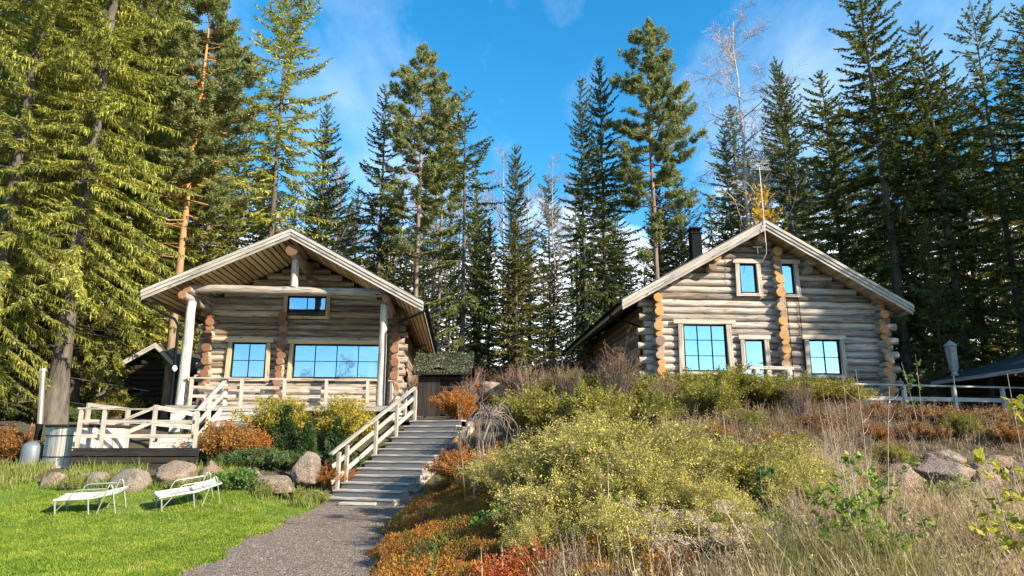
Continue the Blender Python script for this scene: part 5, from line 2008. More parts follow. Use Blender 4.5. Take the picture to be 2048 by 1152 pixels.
def carpet():
    rng = np.random.default_rng(61)
    N = 120000
    y = 5.2 + 11.5 * rng.random(N) ** 1.25
    w = np.interp(y, [5, 8, 10, 13, 17], [3.4, 3.0, 2.6, 2.1, .9])
    e = .12 * np.sin(y * 2.3) + .08 * np.sin(y * 5.1 + 1)
    x = path_right(y) + .22 + e + w * rng.random(N)
    edge = np.clip((x - path_right(y) - .2 - e) / .35, 0.1, 1)
    h = (.12 + .30 * lumps(x, y)) * edge
    k = rng.random(N) ** .45
    P = np.stack([x, y, terrain(x, y) + h * k], -1)
    D = np.stack([rng.normal(0, .6, N), rng.normal(-.1, .6, N), .5 + .5 * rng.random(N)], -1)
    b = MB()
    b.leaves(P, D, .034 * rng.uniform(.6, 1.3, N), .016, rng)
    n = 3000
    i = rng.integers(0, N, n)
    Q = P[i].copy()
    Q[:, 2] = terrain(Q[:, 0], Q[:, 1])
    tip = P[i] + rng.normal(0, .05, (n, 3))
    b.twigs(Q, tip, .003, .002, 3, 1)
    tag(b.build('spirea_carpet', ['cover', 'stem_red']), 'knee-low orange and green spirea carpet beside the gravel path', 'ground cover', kind='stuff')


carpet()


def litter():
    rng = np.random.default_rng(66)
    N = 1500
    y = 8 + 10 * rng.random(N)
    x = np.where(rng.random(N) < .62, path_left(y) + (path_right(y) + .3 - path_left(y)) * rng.random(N) ** .6, path_left(y) - 7 * rng.random(N) ** 1.5)
    b = MB()
    D = np.stack([rng.normal(0, 1, N), rng.normal(0, 1, N), rng.uniform(-.05, .3, N)], -1)
    b.leaves(np.stack([x, y, terrain(x, y) + np.where(x < path_left(y), .05, .022)], -1), D, .045 * rng.uniform(.5, 1.3, N), .028, rng, flat=True)
    tag(b.build('fallen_leaves', 'russet'), 'fallen brown leaves lying on the gravel and the lawn', 'leaves', kind='stuff')
    # stones of the gravel that stand proud
    N = 2600
    y = 8 + 10.4 * rng.random(N) ** 1.2
    x = path_left(y) + (path_right(y) + .35 - path_left(y)) * rng.random(N)
    r = .006 + .012 * rng.random(N) ** 3
    P = np.stack([x, y, terrain(x, y) + .012], -1)
    o = np.array([(1, 0, 0), (0, 1, 0), (-1, 0, 0), (0, -1, 0), (0, 0, .7)])
    V = P[:, None] + o[None] * r[:, None, None] * rng.uniform(.6, 1.3, (N, 5, 1))
    T = (np.arange(N) * 5)[:, None, None] + np.array([(0, 1, 4), (1, 2, 4), (2, 3, 4), (3, 0, 4)])[None]
    b = MB()
    b.tris(V.reshape(-1, 3), T.reshape(-1, 3))
    tag(b.build('gravel_stones', 'gravel_stone'), 'loose grey and brown stones of the gravel path', 'gravel', kind='stuff')


litter()


def grass_field(name, matn, label, seed, N, area, hmin, hmax, wid, clump=.7, lean=(0, 0), seed_heads=0, bend=.45):
    rng = np.random.default_rng(seed)
    x, y = area(rng, N)
    nc = max(1, N // 45)
    ci = rng.integers(0, len(x), nc)
    which = rng.integers(0, nc, len(x))
    pull = rng.random(len(x)) < clump
    x = np.where(pull, x[ci][which] + rng.normal(0, .07, len(x)), x)
    y = np.where(pull, y[ci][which] + rng.normal(0, .07, len(x)), y)
    z = terrain(x, y) - .01
    hc = rng.uniform(.65, 1.2, nc)[which]
    big = .5 + .5 * np.sin(x * 1.7 + 1.1 * np.sin(y * 1.3 + seed)) * np.sin(y * 1.9 + .7 * np.sin(x * 2.2))
    h = rng.uniform(hmin, hmax, len(x)) * np.where(pull, hc, .75) * (.55 + .75 * big)
    h = np.where((1024 + x / (y * .975) * F > 1740) & (y > 8.8), h * .42, h)
    cl = rng.normal(0, .25, (nc, 2))[which]
    D = np.stack([rng.normal(lean[0], .28, len(x)) + cl[:, 0], rng.normal(lean[1], .28, len(x)) + cl[:, 1], np.ones(len(x))], -1)
    P = np.stack([x, y, z], -1)
    b = MB()
    b.blades(P, D, h, wid, rng, bend)
    if seed_heads:
        m = rng.integers(0, len(x), seed_heads)
        d = unit(D[m])
        tops = P[m] + d * (h[m] * 1.15)[:, None]
        b.twigs(P[m], tops, .0035, .002, 3)
        k = 9
        L = np.repeat(tops, k, 0) - np.repeat(d, k, 0) * (rng.random(len(tops) * k) * .16)[:, None]
        dd = np.repeat(d, k, 0) + rng.normal(0, .6, (len(L), 3))
        b.leaves(L, dd, .03, .012, rng)
    tag(b.build(name, [matn]), label, 'grass', kind='stuff')


def area_poly(f):
    def g(rng, N):
        xs, ys = [], []
        n = 0
        while n < N:
            y = rng.uniform(3.6, 19, N)
            x = rng.uniform(-1, 17, N)
            p = f(x, y)
            k = rng.random(N) < p
            xs.append(x[k])
            ys.append(y[k])
            n += k.sum()
        return np.concatenate(xs)[:N], np.concatenate(ys)[:N]
    return g


def in_frame(x, y):
    px = 1024 + x / (y * .975) * F
    rocks = (px > 1760) & (y > 11.5) & (y < 14.6) & (np.sin(x * 5.3 + y * 3) > -.55)
    return (x < y * .80 + 1.0) & (y > 3.4) & ~rocks


def dry_area(x, y):
    px = 1024 + x / (y * .975) * F
    p = np.where(in_frame(x, y), 1.0, 0) * np.clip(9 / y, .2, 1.6) / 1.6
    k = sst(1500, 1680, px) * sst(12.6, 11.2, y)
    front = sst(6.7, 6.0, y) * sst(1080, 1200, px) * .7
    return p * np.maximum(k, front)


def brown_area(x, y):
    px = 1024 + x / (y * .975) * F
    k = sst(1420, 1540, px) * sst(10.5, 12.5, y) * sst(18.3, 17, y)
    k2 = sst(1240, 1340, px) * sst(11.5, 12.5, y) * sst(17.5, 15.5, y)
    return np.where(in_frame(x, y), 1.0, 0) * np.maximum(k, k2 * .9)


grass_field('dry_grass', 'dry', 'dry beige grass and seed stalks covering the lower bank', 71, 76000, area_poly(dry_area), .28, .72, .008, .75, (-.15, 0), 2600, .6)
grass_field('dead_weeds', 'drybrown', 'dead brown weeds covering the upper bank below the hedge', 72, 40000, area_poly(brown_area), .2, .5, .012, .75, (0, 0), 800, .6)


def heather(seed, n, area, label, nm):
    """brown dead twiggy weeds as one mass"""
    rng = np.random.default_rng(seed)
    x, y = area(rng, n)
    P = np.stack([x, y, terrain(x, y)], -1)
    h = rng.uniform(.3, .7, n)
    D = unit(np.stack([rng.normal(0, .25, n), rng.normal(0, .25, n), np.ones(n)], -1))
    T = P + D * h[:, None]
    b = MB()
    b.twigs(P, T, .004, .002, 3, 1)
    k = 26
    t = .35 + .65 * rng.random((n, k, 1))
    B = (P[:, None] + (T - P)[:, None] * t + rng.normal(0, .035, (n, k, 3))).reshape(-1, 3)
    dd = rng.normal(0, .5, (n * k, 3)) + np.repeat(D, k, 0)
    b.leaves(B, dd, .03 * rng.uniform(.6, 1.3, n * k), .013, rng)
    tag(b.build(nm, ['drybrown', 'twig']), label, 'weeds', kind='stuff')


heather(73, 1500, area_poly(lambda x, y: np.maximum(dry_area(x, y) * .5, brown_area(x, y) * .8)), 'brown seed-headed weeds among the dry grass', 'seed_weeds')


def grey_weeds(px, Y, h, label, seed, nst=22, leaf='drybrown', spread=.3):
    rng = np.random.default_rng(seed)
    x = at(px, 1100, Y)[0]
    t = thing('dry_weed', label, 'weed', (x, Y, tz(x, Y) - .02), 0, 'dead flower stalks at the foot of the bank')
    b, l = MB(), MB()
    for i in range(nst):
        a = rng.uniform(0, 2 * PI)
        q = spread * math.sqrt(rng.random())
        hh = h * rng.uniform(.6, 1.05)
        p0 = np.array((math.cos(a) * q * .4, math.sin(a) * q * .4, 0))
        p1 = np.array((math.cos(a) * q, math.sin(a) * q, hh))
        pm = (p0 + p1) / 2 + rng.normal(0, .02, 3)
        b.sweep([p0, pm, p1], [.004, .0035, .002], 4)
        n = 34
        tt = .45 + .55 * rng.random((n, 1))
        B = p0 + (p1 - p0) * tt + rng.normal(0, .014, (n, 3))
        l.leaves(B, rng.normal(0, .5, (n, 3)) + (p1 - p0), .022, .010, rng)
    b.build('stems', ['twig_grey'], t, True)
    l.build('foliage', [leaf], t)


for i, (px, Y, h, l) in enumerate([
    (1100, 6.4, .55, 'grey-brown dead flower stalks beside the scarlet shrub'),
    (1160, 6.6, .60, 'grey-brown dead stalks at the dark foot of the yellow-green bush'),
    (1250, 6.0, .42, 'short dead stalks between the yellow-green bush and the umbels'),
    (1640, 7.2, .85, 'reddish-brown dead stalks beside the small yellow-green bush'),
    (1690, 7.6, .8, 'brown dead stalks at the start of the dry grass'),
]):
    grey_weeds(px, Y, h, l, 80 + i)


def umbel(px, Y, h, label, seed, lean=0):
    rng = np.random.default_rng(seed)
    x = at(px, 1120, Y)[0]
    t = thing('umbel_stalk', label, 'weed', (x, Y, tz(x, Y) - .02), 0, 'dry umbels at the foot of the bank')
    b, s = MB(), MB()
    top = np.array((lean, 0, h))
    b.sweep([(0, 0, 0), top * .5 + (.01, 0, 0), top], [.007, .006, .004], 5)
    arms = [top]
    for k in range(5):
        t0 = top * rng.uniform(.4, .75)
        a = rng.uniform(0, 2 * PI)
        e = t0 + np.array((math.cos(a) * .17, math.sin(a) * .17, rng.uniform(.16, .3)))
        b.sweep([t0, (t0 + e) / 2 + (0, 0, -.01), e], [.004, .0035, .003], 4)
        arms.append(e)
    for e in arms:
        n = 14
        a = rng.uniform(0, 2 * PI, n)
        q = .10 * np.sqrt(rng.random(n))
        E = e + np.stack([np.cos(a) * q, np.sin(a) * q, .075 - q * .25], -1)
        b.twigs(np.repeat(e[None], n, 0), E, .002, .0012, 3)
        m = 9
        EE = np.repeat(E, m, 0) + rng.normal(0, .010, (n * m, 3))
        s.leaves(EE, rng.normal(0, 1, (n * m, 3)), .014, .009, rng)
    b.build('stalk', ['twig_pale'], t, True)
    s.build('seed_clusters', ['dry'], t)  # dry seed heads on the umbel arms


for i, (px, Y, h, ln, l) in enumerate([(1345, 5.8, .62, -.03, 'dry branching umbel, first from the dead grey stalks'), (1395, 6.1, .66, .02, 'dry umbel with the tallest pale stem among its kind'),
                                       (1440, 5.7, .58, .05, 'dry umbel leaning towards the dry grass'), (1500, 6.2, .66, -.02, 'dry umbel in front of the dark green hollow'), (1300, 6.5, .62, .03, 'dry umbel under the front yellow-green bush')]):
    umbel(px, Y, h, l, 90 + i, ln)


def herb_stalk(px, Y, h, label, seed, matl='weed', leafl=.10):
    rng = np.random.default_rng(seed)
    x = at(px, 1120, Y)[0]
    t = thing('thistle_plant', label, 'weed', (x, Y, tz(x, Y) - .02), 0)
    b, l = MB(), MB()
    b.sweep([(0, 0, 0), (.01, 0, h * .5), (0, .01, h)], [.008, .007, .003], 5)
    n = 46
    z = h * (.15 + .85 * rng.random(n))
    a = rng.uniform(0, 2 * PI, n)
    l.leaves(np.stack([np.zeros(n), np.zeros(n), z], -1), np.stack([np.cos(a), np.sin(a), rng.uniform(.2, .9, n)], -1), leafl * (1.15 - z / h * .7), leafl * .3, rng, flat=True)
    b.build('stem', ['weed'], t, True)
    l.build('leaves', [matl], t)


herb_stalk(866, 6.7, .62, 'upright green thistle in the orange carpet near the path', 101)
herb_stalk(880, 16.6, .5, 'small green weed beside the stair stringer', 102)


def stalk(px, Y, h, label, seed):
    rng = np.random.default_rng(seed)
    x = at(px, 1100, Y)[0]
    t = tag(bpy.data.objects.new('dry_stalk', None), label, 'weed', 'single dry stalks in the carpet')
    b = MB()
    b.sweep([(0, 0, 0), (.01, .0, h * .6), (.0, 0, h)], [.006, .008, .004], 5)
    n = 30
    l = np.stack([np.zeros(n), np.zeros(n), h * (.6 + .4 * rng.random(n))], -1)
    b.leaves(l, np.stack([rng.normal(0, .4, n), rng.normal(0, .4, n), np.ones(n)], -1), .03, .012, rng)
    bpy.data.objects.remove(t)
    o = b.build('dry_stalk', ['dry'], None, True, (x, Y, tz(x, Y)))
    tag(o, label, 'weed', 'single dry stalks in the carpet')


stalk(962, 6.6, .55, 'pale dry stalk beside the scarlet shrub', 1)
stalk(1003, 6.8, .52, 'taller pale dry stalk standing behind the scarlet shrub', 2)
stalk(1345, 12.8, 1.05, 'tall thin dry stalk rising behind the yellow-green crest', 3)
stalk(1465, 13.0, 1.0, 'tall thin dry stalk near the small grey stone', 4)


# ------------------------------------------------------------------ saplings and bare shrubs
def sapling(px, Y, h, label, seed, leaf, nst, leaf_lo, leaf_hi, ll, nleaf_, spread=.25, bark_='twig_pale', lean=0, group=None, name='birch_sapling', r=.008, branches=5):
    rng = np.random.default_rng(seed)
    x = at(px, 900, Y)[0]
    t = thing(name, label, 'sapling', (x, Y, tz(x, Y) - .03), 0, group)
    nleaf = nleaf_ * 2 if nleaf_ > 2 else nleaf_
    b, l = MB(), MB()
    B, D = [], []
    for i in range(nst):
        hh = h * (1 if i == 0 else rng.uniform(.55, .95))
        a = rng.uniform(0, 2 * PI)
        q = spread * rng.random()
        n = 8
        s = np.linspace(0, 1, n)
        P = np.stack([math.cos(a) * (.05 + q * s) + lean * s + rng.normal(0, .01, n).cumsum() * .6, math.sin(a) * (.05 + q * s) + rng.normal(0, .01, n).cumsum() * .6, hh * s], -1)
        b.sweep(P, np.linspace(r, r * .3, n), 5)
        for k in range(branches):
            z = rng.uniform(.25, .95)
            p = np.array([np.interp(z, s, P[:, c]) for c in range(3)])
            aa = rng.uniform(0, 2 * PI)
            L = h * rng.uniform(.10, .22) * (1.2 - z)
            e = p + np.array((math.cos(aa) * L, math.sin(aa) * L, L * rng.uniform(.3, 1.1)))
            b.sweep([p, (p + e) / 2 + (0, 0, -.02), e], [r * .4, r * .3, r * .2], 4)
            if leaf_lo <= z <= leaf_hi:
                for w in rng.random(nleaf):
                    B.append(p + (e - p) * (.25 + .8 * w))
                    D.append(((e - p) * .5 / max(L, .01) + rng.normal(0, .6, 3) + (0, 0, -.35)))
    b.build('trunk', [bark_], t, True)
    if B:
        n = len(B)
        l.leaves(np.array(B), np.array(D), ll * rng.uniform(.7, 1.2, n), ll * .72, rng, mid=.4, flat=True)
        l.build('foliage', [leaf], t)
    return t


sapling(1722, 5.8, 1.95, 'leafy green sapling with tall bare tips in front of the terrace railing corner', 111, 'green', 5, .12, .66, .07, 6, .42, branches=13, r=.006)
sapling(1665, 6.4, 1.3, 'smaller green-leaved sapling beside the leafy one', 112, 'green', 3, .2, .9, .066, 5, .4, branches=9, r=.005)
sapling(2040, 5.6, 1.95, 'yellowing sapling at the outer end of the bank above the stones', 113, 'green_yellow', 4, .25, 1, .07, 5, .45, lean=-.12, branches=11, r=.006)
sapling(1975, 6.6, 1.2, 'sparse yellow-leaved sapling in front of the round pale boulder', 114, 'green_yellow', 2, .3, 1, .066, 5, .4, branches=9, r=.005)
sapling(1850, 15.8, 1.9, 'green sapling growing through the terrace railing', 115, 'weed', 3, .3, 1, .07, 6, .3, branches=7)
sapling(1205, 8.0, 1.05, 'bright lime sapling poking out of the yellow-green crest', 116, 'green', 3, .2, 1, .055, 6, .16, branches=8)
sapling(1515, 8.9, .95, 'dark green weed shrub in the hollow of the yellow-green bushes', 117, 'weed', 6, .1, 1, .06, 9, .3, branches=8)
sapling(940, 12.0, 2.45, 'tall bare sapling with a tuft of red leaves beside the stairs', 118, 'red', 3, .82, 1, .06, 6, .25, 'twig', branches=5, r=.010)
sapling(985, 12.6, 1.9, 'bare sapling stems with russet tips next to the weeping shrub', 119, 'russet', 4, .8, 1, .045, 4, .5, 'stem_red', branches=3, r=.008)
sapling(1690, 9.0, 2.05, 'tall bare stems with budded tips before the four-pane window', 120, 'russet', 6, .7, 1, .03, 1, .5, 'twig_pale', branches=8, r=.006)
sapling(600, 17.0, .7, 'thin grass-like sapling at the boulder foot', 121, 'weed', 2, .3, 1, .04, 4, .15, branches=3) if False else None


def weeping():
    rng = np.random.default_rng(131)
    Y = 13.3
    x = at(965, 960, Y)[0]
    t = thing('weeping_shrub', 'bare weeping shrub with pale twisted hanging branches beside the stairs', 'shrub', (x, Y, tz(x, Y) - .03))
    b = MB()
    h = 1.55
    b.sweep([(0, 0, 0), (.03, .02, .5), (-.01, .0, 1.0), (.10, 0, h - .25), (.18, 0, h)], [.032, .028, .026, .024, .02], 8)
    b.sweep([(.07, .05, 0), (.06, .08, .6), (.16, .05, 1.15)], [.02, .018, .012], 6)
    b.sweep([(-.06, -.03, 0), (-.05, -.05, .45), (-.05, -.04, .8)], [.022, .02, .018], 6)
    b.build('trunk', ['twig_grey'], t, True)
    b = MB()
    for i in range(44):
        a = rng.uniform(0, 2 * PI)
        q = rng.uniform(.12, .62)
        rise = rng.uniform(.02, .34)
        drop = rng.uniform(.1, .8)
        s = np.linspace(0, 1, 12)
        rad = q * np.sin(s * PI * .5) ** .8
        z = h - .1 + rise * np.sin(s * PI) * 1.1 - drop * s ** 2.4
        P = np.stack([.15 + np.cos(a + .9 * s) * rad + rng.normal(0, .035, 12).cumsum() * .8, np.sin(a + .9 * s) * rad + rng.normal(0, .035, 12).cumsum() * .8, z + rng.normal(0, .012, 12)], -1)
        b.sweep(P, np.linspace(.008, .003, 12) * rng.uniform(.6, 1.1), 5)
    b.build('branches', ['twig_grey'], t, True)


weeping()


def fern(px, py, Y, s, label, seed):
    rng = np.random.default_rng(seed)
    c = at(px, py, Y)
    t = None
    b = MB()
    for i in range(9):
        a = rng.uniform(0, 2 * PI)
        L = s * rng.uniform(.7, 1.1)
        q = np.linspace(.1, 1, 22)
        P = np.stack([np.cos(a) * L * q, np.sin(a) * L * q, L * (.75 * q - .6 * q * q)], -1)
        tang = np.array((-math.sin(a), math.cos(a), 0))
        for sg in (-1, 1):
            b.leaves(P, np.repeat((tang * sg + np.array((math.cos(a) * .4, math.sin(a) * .4, .1)))[None], 22, 0), s * .32 * (1.05 - q), s * .05, rng, flat=True)
    o = b.build('fern', ['fern'], None, False, (c[0], Y, tz(c[0], Y) + .08))
    tag(o, label, 'fern')


fern(1880, 925, 13.9, .6, 'yellow fern on top of the stone bank', 1)
# ------------------------------------------------------------------ trees
def spruce_mesh(seed, H, Rm, cb, dens=1.0, hang=1.0, sparse=0.0, step=.42, tw=1.0, mats='spruce', trunk_r=.17, dead=True, pw=.8, ls=1.0, curtain=0):
    """Norway spruce: whorls of drooping boughs, each with side twigs that hang"""
    rng = np.random.default_rng(seed)
    cr, tr = MB(), MB()
    zs = np.linspace(0, H, 14)
    tr.sweep(np.stack([rng.normal(0, .02, 14).cumsum() * .5, rng.normal(0, .02, 14).cumsum() * .5, zs], -1),
             np.maximum(trunk_r * (1 - zs / H) ** .85 * (1 + .5 * np.exp(-zs / .5)), .012), 10)
    B, D, L, W = [], [], [], []
    W0, W1, WR = [], [], []
    z = cb * H
    lean = rng.uniform(0, 2 * PI)
    while z < H - .15:
        t = (z - cb * H) / (H - cb * H)
        Lz = Rm * (1 - t) ** pw * (.55 + .45 * min(1, t / .12 + .25)) + .10
        nb = rng.integers(4, 7)
        a0 = rng.uniform(0, 2 * PI)
        for k in range(nb):
            if rng.random() < sparse:
                continue
            a = a0 + 2 * PI * k / nb + rng.normal(0, .25)
            Lb = Lz * rng.uniform(.48, 1.2) * (1 + .25 * math.cos(a - lean))
            zz = z + rng.uniform(-.15, .15)
            n = max(4, int(Lb / (.115 / dens)))
            s = np.linspace(.12, 1, n)
            slope = -.28 * hang + (.75 + .28 * hang) * t ** 1.3
            drop = .42 * hang * (1 - t)
            r = Lb * s
            zc = zz + Lb * (slope * s - drop * s ** 2 + .30 * (1 - .5 * t) * s ** 3.2)
            wig = rng.normal(0, .03, n).cumsum() * .25
            rad = np.array((math.cos(a), math.sin(a), 0))
            tan = np.array((-math.sin(a), math.cos(a), 0))
            P = rad * r[:, None] + tan * (wig * Lb)[:, None] + np.stack([np.zeros(n), np.zeros(n), zc], -1)
            T = unit(np.gradient(P, axis=0))
            m = 5
            ii = np.linspace(0, n - 1, m).astype(int)
            Pb = np.vstack([[0, 0, zz], P[ii]])
            W0.append(Pb[:-1])
            W1.append(Pb[1:])
            WR.append(np.linspace(.022 * Lb / 2.5 + .006, .004, m))
            ln = ls * (.16 + .34 * (1 - s) ** .7 * min(1, Lb / 1.6)) * min(1.0, .45 + Lb / 2.2)
            for sg in (-1, 1):
                d = T * .62 + tan * sg * .78 + rng.normal(0, .16, (n, 3))
                d[:, 2] -= .30 * hang * (1 - t) + .05
                keep = rng.random(n) > .06
                B.append(P[keep])
                D.append(d[keep])
                L.append((ln * rng.uniform(.65, 1.2, n))[keep])
                W.append((np.full(n, .066 * tw) * rng.uniform(.8, 1.3, n))[keep])
            # hanging twigs below the bough, and the needles on the bough itself
            hg = rng.random(n) < .85 * min(1, hang)
            d = T * .25 + rng.normal(0, .28, (n, 3))
            d[:, 2] -= 1.0 * (1 - .75 * t)
            B.append(P[hg])
            D.append(d[hg])
            L.append((ls * .13 + ls * .30 * hang * (1 - t) * rng.random(n) * min(1, Lb / 1.4))[hg])
            W.append(np.full(hg.sum(), .062 * tw))
            if curtain:
                for q in range(curtain if rng.random() < .7 else 0):
                    Pc = P + tan * (rng.normal(0, .35, (n, 1)) * ln[:, None]) + rng.normal(0, .03, (n, 3))
                    d = T * .12 + rng.normal(0, .16, (n, 3))
                    d[:, 2] -= 1.0
                    B.append(Pc)
                    D.append(d)
                    L.append((.12 + .26 * (1 - .6 * t) * rng.random(n) ** 1.5) * min(1, Lb / 1.4))
                    W.append(np.full(n, .05 * tw))
            B.append(P)
            D.append(T + rng.normal(0, .12, (n, 3)))
            L.append(np.full(n, .19))
            W.append(np.full(n, .085 * tw))
        z += step * rng.uniform(.6, 1.45) * (1 - .35 * t)
    # leader
    n = 26
    zz = H - rng.random(n) * .9
    a = rng.uniform(0, 2 * PI, n)
    B.append(np.stack([np.zeros(n), np.zeros(n), zz], -1))
    D.append(np.stack([np.cos(a), np.sin(a), np.full(n, 1.0)], -1))
    L.append(np.full(n, .2))
    W.append(np.full(n, .06))
    cr.leaves(np.concatenate(B), np.concatenate(D), np.concatenate(L), np.concatenate(W), rng, 0, .8)
    cr.twigs(np.concatenate(W0), np.concatenate(W1), np.concatenate(WR), np.concatenate(WR) * .75, 3, 1)
    if dead and cb > .1:
        n = int(cb * H * 5)
        z = rng.uniform(.12, 1, n) * cb * H
        a = rng.uniform(0, 2 * PI, n)
        q = rng.uniform(.3, 1.1, n) * Rm * .62
        P0 = np.stack([np.zeros(n), np.zeros(n), z], -1)
        P1 = np.stack([np.cos(a) * q, np.sin(a) * q, z - .15 * q], -1)
        tr.twigs(P0, P1, .013, .004, 3)
        k = 5
        s = rng.uniform(.3, 1, (n, k, 1))
        Q0 = P0[:, None] + (P1 - P0)[:, None] * s
        Q1 = Q0 + np.stack([np.cos(a)[:, None] + rng.normal(0, .8, (n, k)), np.sin(a)[:, None] + rng.normal(0, .8, (n, k)), rng.normal(-.3, .3, (n, k))], -1) * .22
        tr.twigs(Q0.reshape(-1, 3), Q1.reshape(-1, 3), .005, .002, 3)
    return cr.mesh('spruce_crown', [mats, 'bark']), tr.mesh('spruce_trunk', ['bark'], True)


def pine_mesh(seed, H, Rm, cb, nb=70, tuft=1.0, trunk_r=.17, lowb=6, bk='pine_bark_grey'):
    rng = np.random.default_rng(seed)
    cr, tr = MB(), MB()
    zs = np.linspace(0, H * .97, 14)
    cx = rng.normal(0, .05, 14).cumsum() * .5
    tr.sweep(np.stack([cx, rng.normal(0, .05, 14).cumsum() * .4, zs], -1), np.maximum(trunk_r * (1 - zs / H) ** .7, .02), 10)
    B, D = [], []
    W0, W1, WR0, WR1 = [], [], [], []
    for i in range(nb + lowb):
        if i < nb:
            t = ((i + rng.random()) / nb)
            z = H * (cb + (1 - cb) * t)
            Lb = Rm * (math.sin(PI * min(1, .24 + .72 * t)) ** .7) * rng.uniform(.55, 1.1) * (1 - .5 * t ** 3)
        else:
            t = 0
            z = H * cb * rng.uniform(.72, .98)
            Lb = Rm * rng.uniform(.5, .9)
        a = rng.uniform(0, 2 * PI)
        x0 = np.interp(z, zs, cx)
        rad = np.array((math.cos(a), math.sin(a), 0))
        tan = np.array((-math.sin(a), math.cos(a), 0))
        up = rng.uniform(.0, .35) + .5 * t
        s = np.linspace(0, 1, 6)
        P = np.array((x0, 0, z)) + rad * (Lb * s)[:, None] + tan * (rng.normal(0, .06, 6).cumsum() * Lb)[:, None]
        P[:, 2] += Lb * (up * s - .12 * np.sin(s * PI)) + rng.normal(0, .03, 6)
        W0.append(P[:-1])
        W1.append(P[1:])
        rr = .035 * Lb / 2 + .006
        WR0.append(np.linspace(rr, rr * .35, 5))
        WR1.append(np.linspace(rr * .85, rr * .25, 5))
        nsub = int(6 + 9 * Lb)
        for q in range(nsub):
            u = rng.uniform(.35, 1.0)
            p = np.array([np.interp(u, s, P[:, c]) for c in range(3)])
            d = unit(rad * .6 + tan * rng.choice((-1, 1)) * rng.uniform(.1, 1) + np.array((0, 0, rng.uniform(.05, .7))))
            e = p + d * rng.uniform(.2, .5) * min(1, .4 + Lb / 2)
            W0.append(p[None])
            W1.append(e[None])
            WR0.append(np.array([.009]))
            WR1.append(np.array([.004]))
            for w in (.55, .8, 1.0):
                B.append(p + (e - p) * w)
                D.append(d)
    B, D = np.array(B), np.array(D)
    k = 13
    n = len(B)
    BB = np.repeat(B, k, 0) + rng.normal(0, .035, (n * k, 3))
    DD = np.repeat(D, k, 0) * .55 + unit(rng.normal(0, 1, (n * k, 3))) * .8 + np.array((0, 0, .25))
    cr.leaves(BB, DD, .20 * tuft * rng.uniform(.7, 1.2, n * k), .046 * tuft, rng, 0)
    cr.twigs(np.concatenate(W0), np.concatenate(W1), np.concatenate(WR0), np.concatenate(WR1), 4, 1)
    n = 26
    z = rng.uniform(.35, 1, n) * cb * H
    a = rng.uniform(0, 2 * PI, n)
    P0 = np.stack([np.interp(z, zs, cx), np.zeros(n), z], -1)
    P1 = P0 + np.stack([np.cos(a), np.sin(a), np.full(n, -.1)], -1) * rng.uniform(.3, 1.3, (n, 1))
    tr.twigs(P0, P1, .016, .005, 3)
    return cr.mesh('pine_crown', ['pine', bk]), tr.mesh('pine_trunk', [bk], True)


def birch_mesh(seed, H, spread, fine=1.0, r0=.11, up=.9, barkm='birch', twigm='twig'):
    rng = np.random.default_rng(seed)
    tr, cr = MB(), MB()
    n = 14
    zs = np.linspace(0, H, n)
    P = np.stack([rng.normal(0, .07, n).cumsum() * .6, rng.normal(0, .07, n).cumsum() * .6, zs], -1)
    tr.sweep(P, np.maximum(r0 * (1 - zs / H) ** .8, .01), 8)
    S0, S1, A, Bq = [], [], [], []

    def grow(p, d, L, r, depth):
        ns = 4
        q = p
        dd = d
        for k in range(ns):
            dd = unit(dd + rng.normal(0, .13, 3) + np.array((0, 0, .06 if depth < 2 else -.10)))
            e = q + dd * L / ns
            S0.append(q)
            S1.append(e)
            A.append(r * (1 - .6 * k / ns))
            Bq.append(r * (1 - .6 * (k + 1) / ns))
            if depth < 3:
                m = 1 if depth == 0 else (2 if rng.random() < .55 * fine else 1)
                for _ in range(m):
                    side = unit(rng.normal(0, 1, 3))
                    nd_ = unit(dd * .75 + side * .75 + np.array((0, 0, .15)))
                    grow(e, nd_, L * rng.uniform(.42, .66), r * .5, depth + 1)
            q = e
    nb = int(26 * fine)
    for i in range(nb):
        t = .30 + .68 * (i + rng.random()) / nb
        z = H * t
        p = np.array([np.interp(z, zs, P[:, c]) for c in range(3)])
        a = rng.uniform(0, 2 * PI)
        L = spread * (1 - t) ** .55 * rng.uniform(.7, 1.25) + .35
        grow(p, unit(np.array((math.cos(a), math.sin(a), up))), L, .028 * L / 2 + .006, 0)
    cr.twigs(np.array(S0), np.array(S1), np.maximum(np.array(A), .0045), np.maximum(np.array(Bq), .004), 3)
    return cr.mesh('birch_twigs', [twigm]), tr.mesh('birch_trunk', [barkm], True)


TM = {}


def tree(kind_, x, Y, H, label, group=None, rz=None, rs=1.0, lean=0.0):
    """a tree of a kind, scaled from its mesh to the height H, standing on the ground"""
    (cm, tm, H0, nm, cat) = TM[kind_]
    zb = tz(x, Y) - .1
    t = thing(nm, label, cat, (x, Y, zb), (x * 7.3 + Y * 3.1) % 6.28 if rz is None else rz, group)
    k = H / H0
    t.scale = (k * rs, k * rs, k)
    put_mesh('crown', cm, t)
    put_mesh('trunk', tm, t)
    return t


def reg(key, meshes, H0, nm, cat):
    TM[key] = (meshes[0], meshes[1], H0, nm, cat)


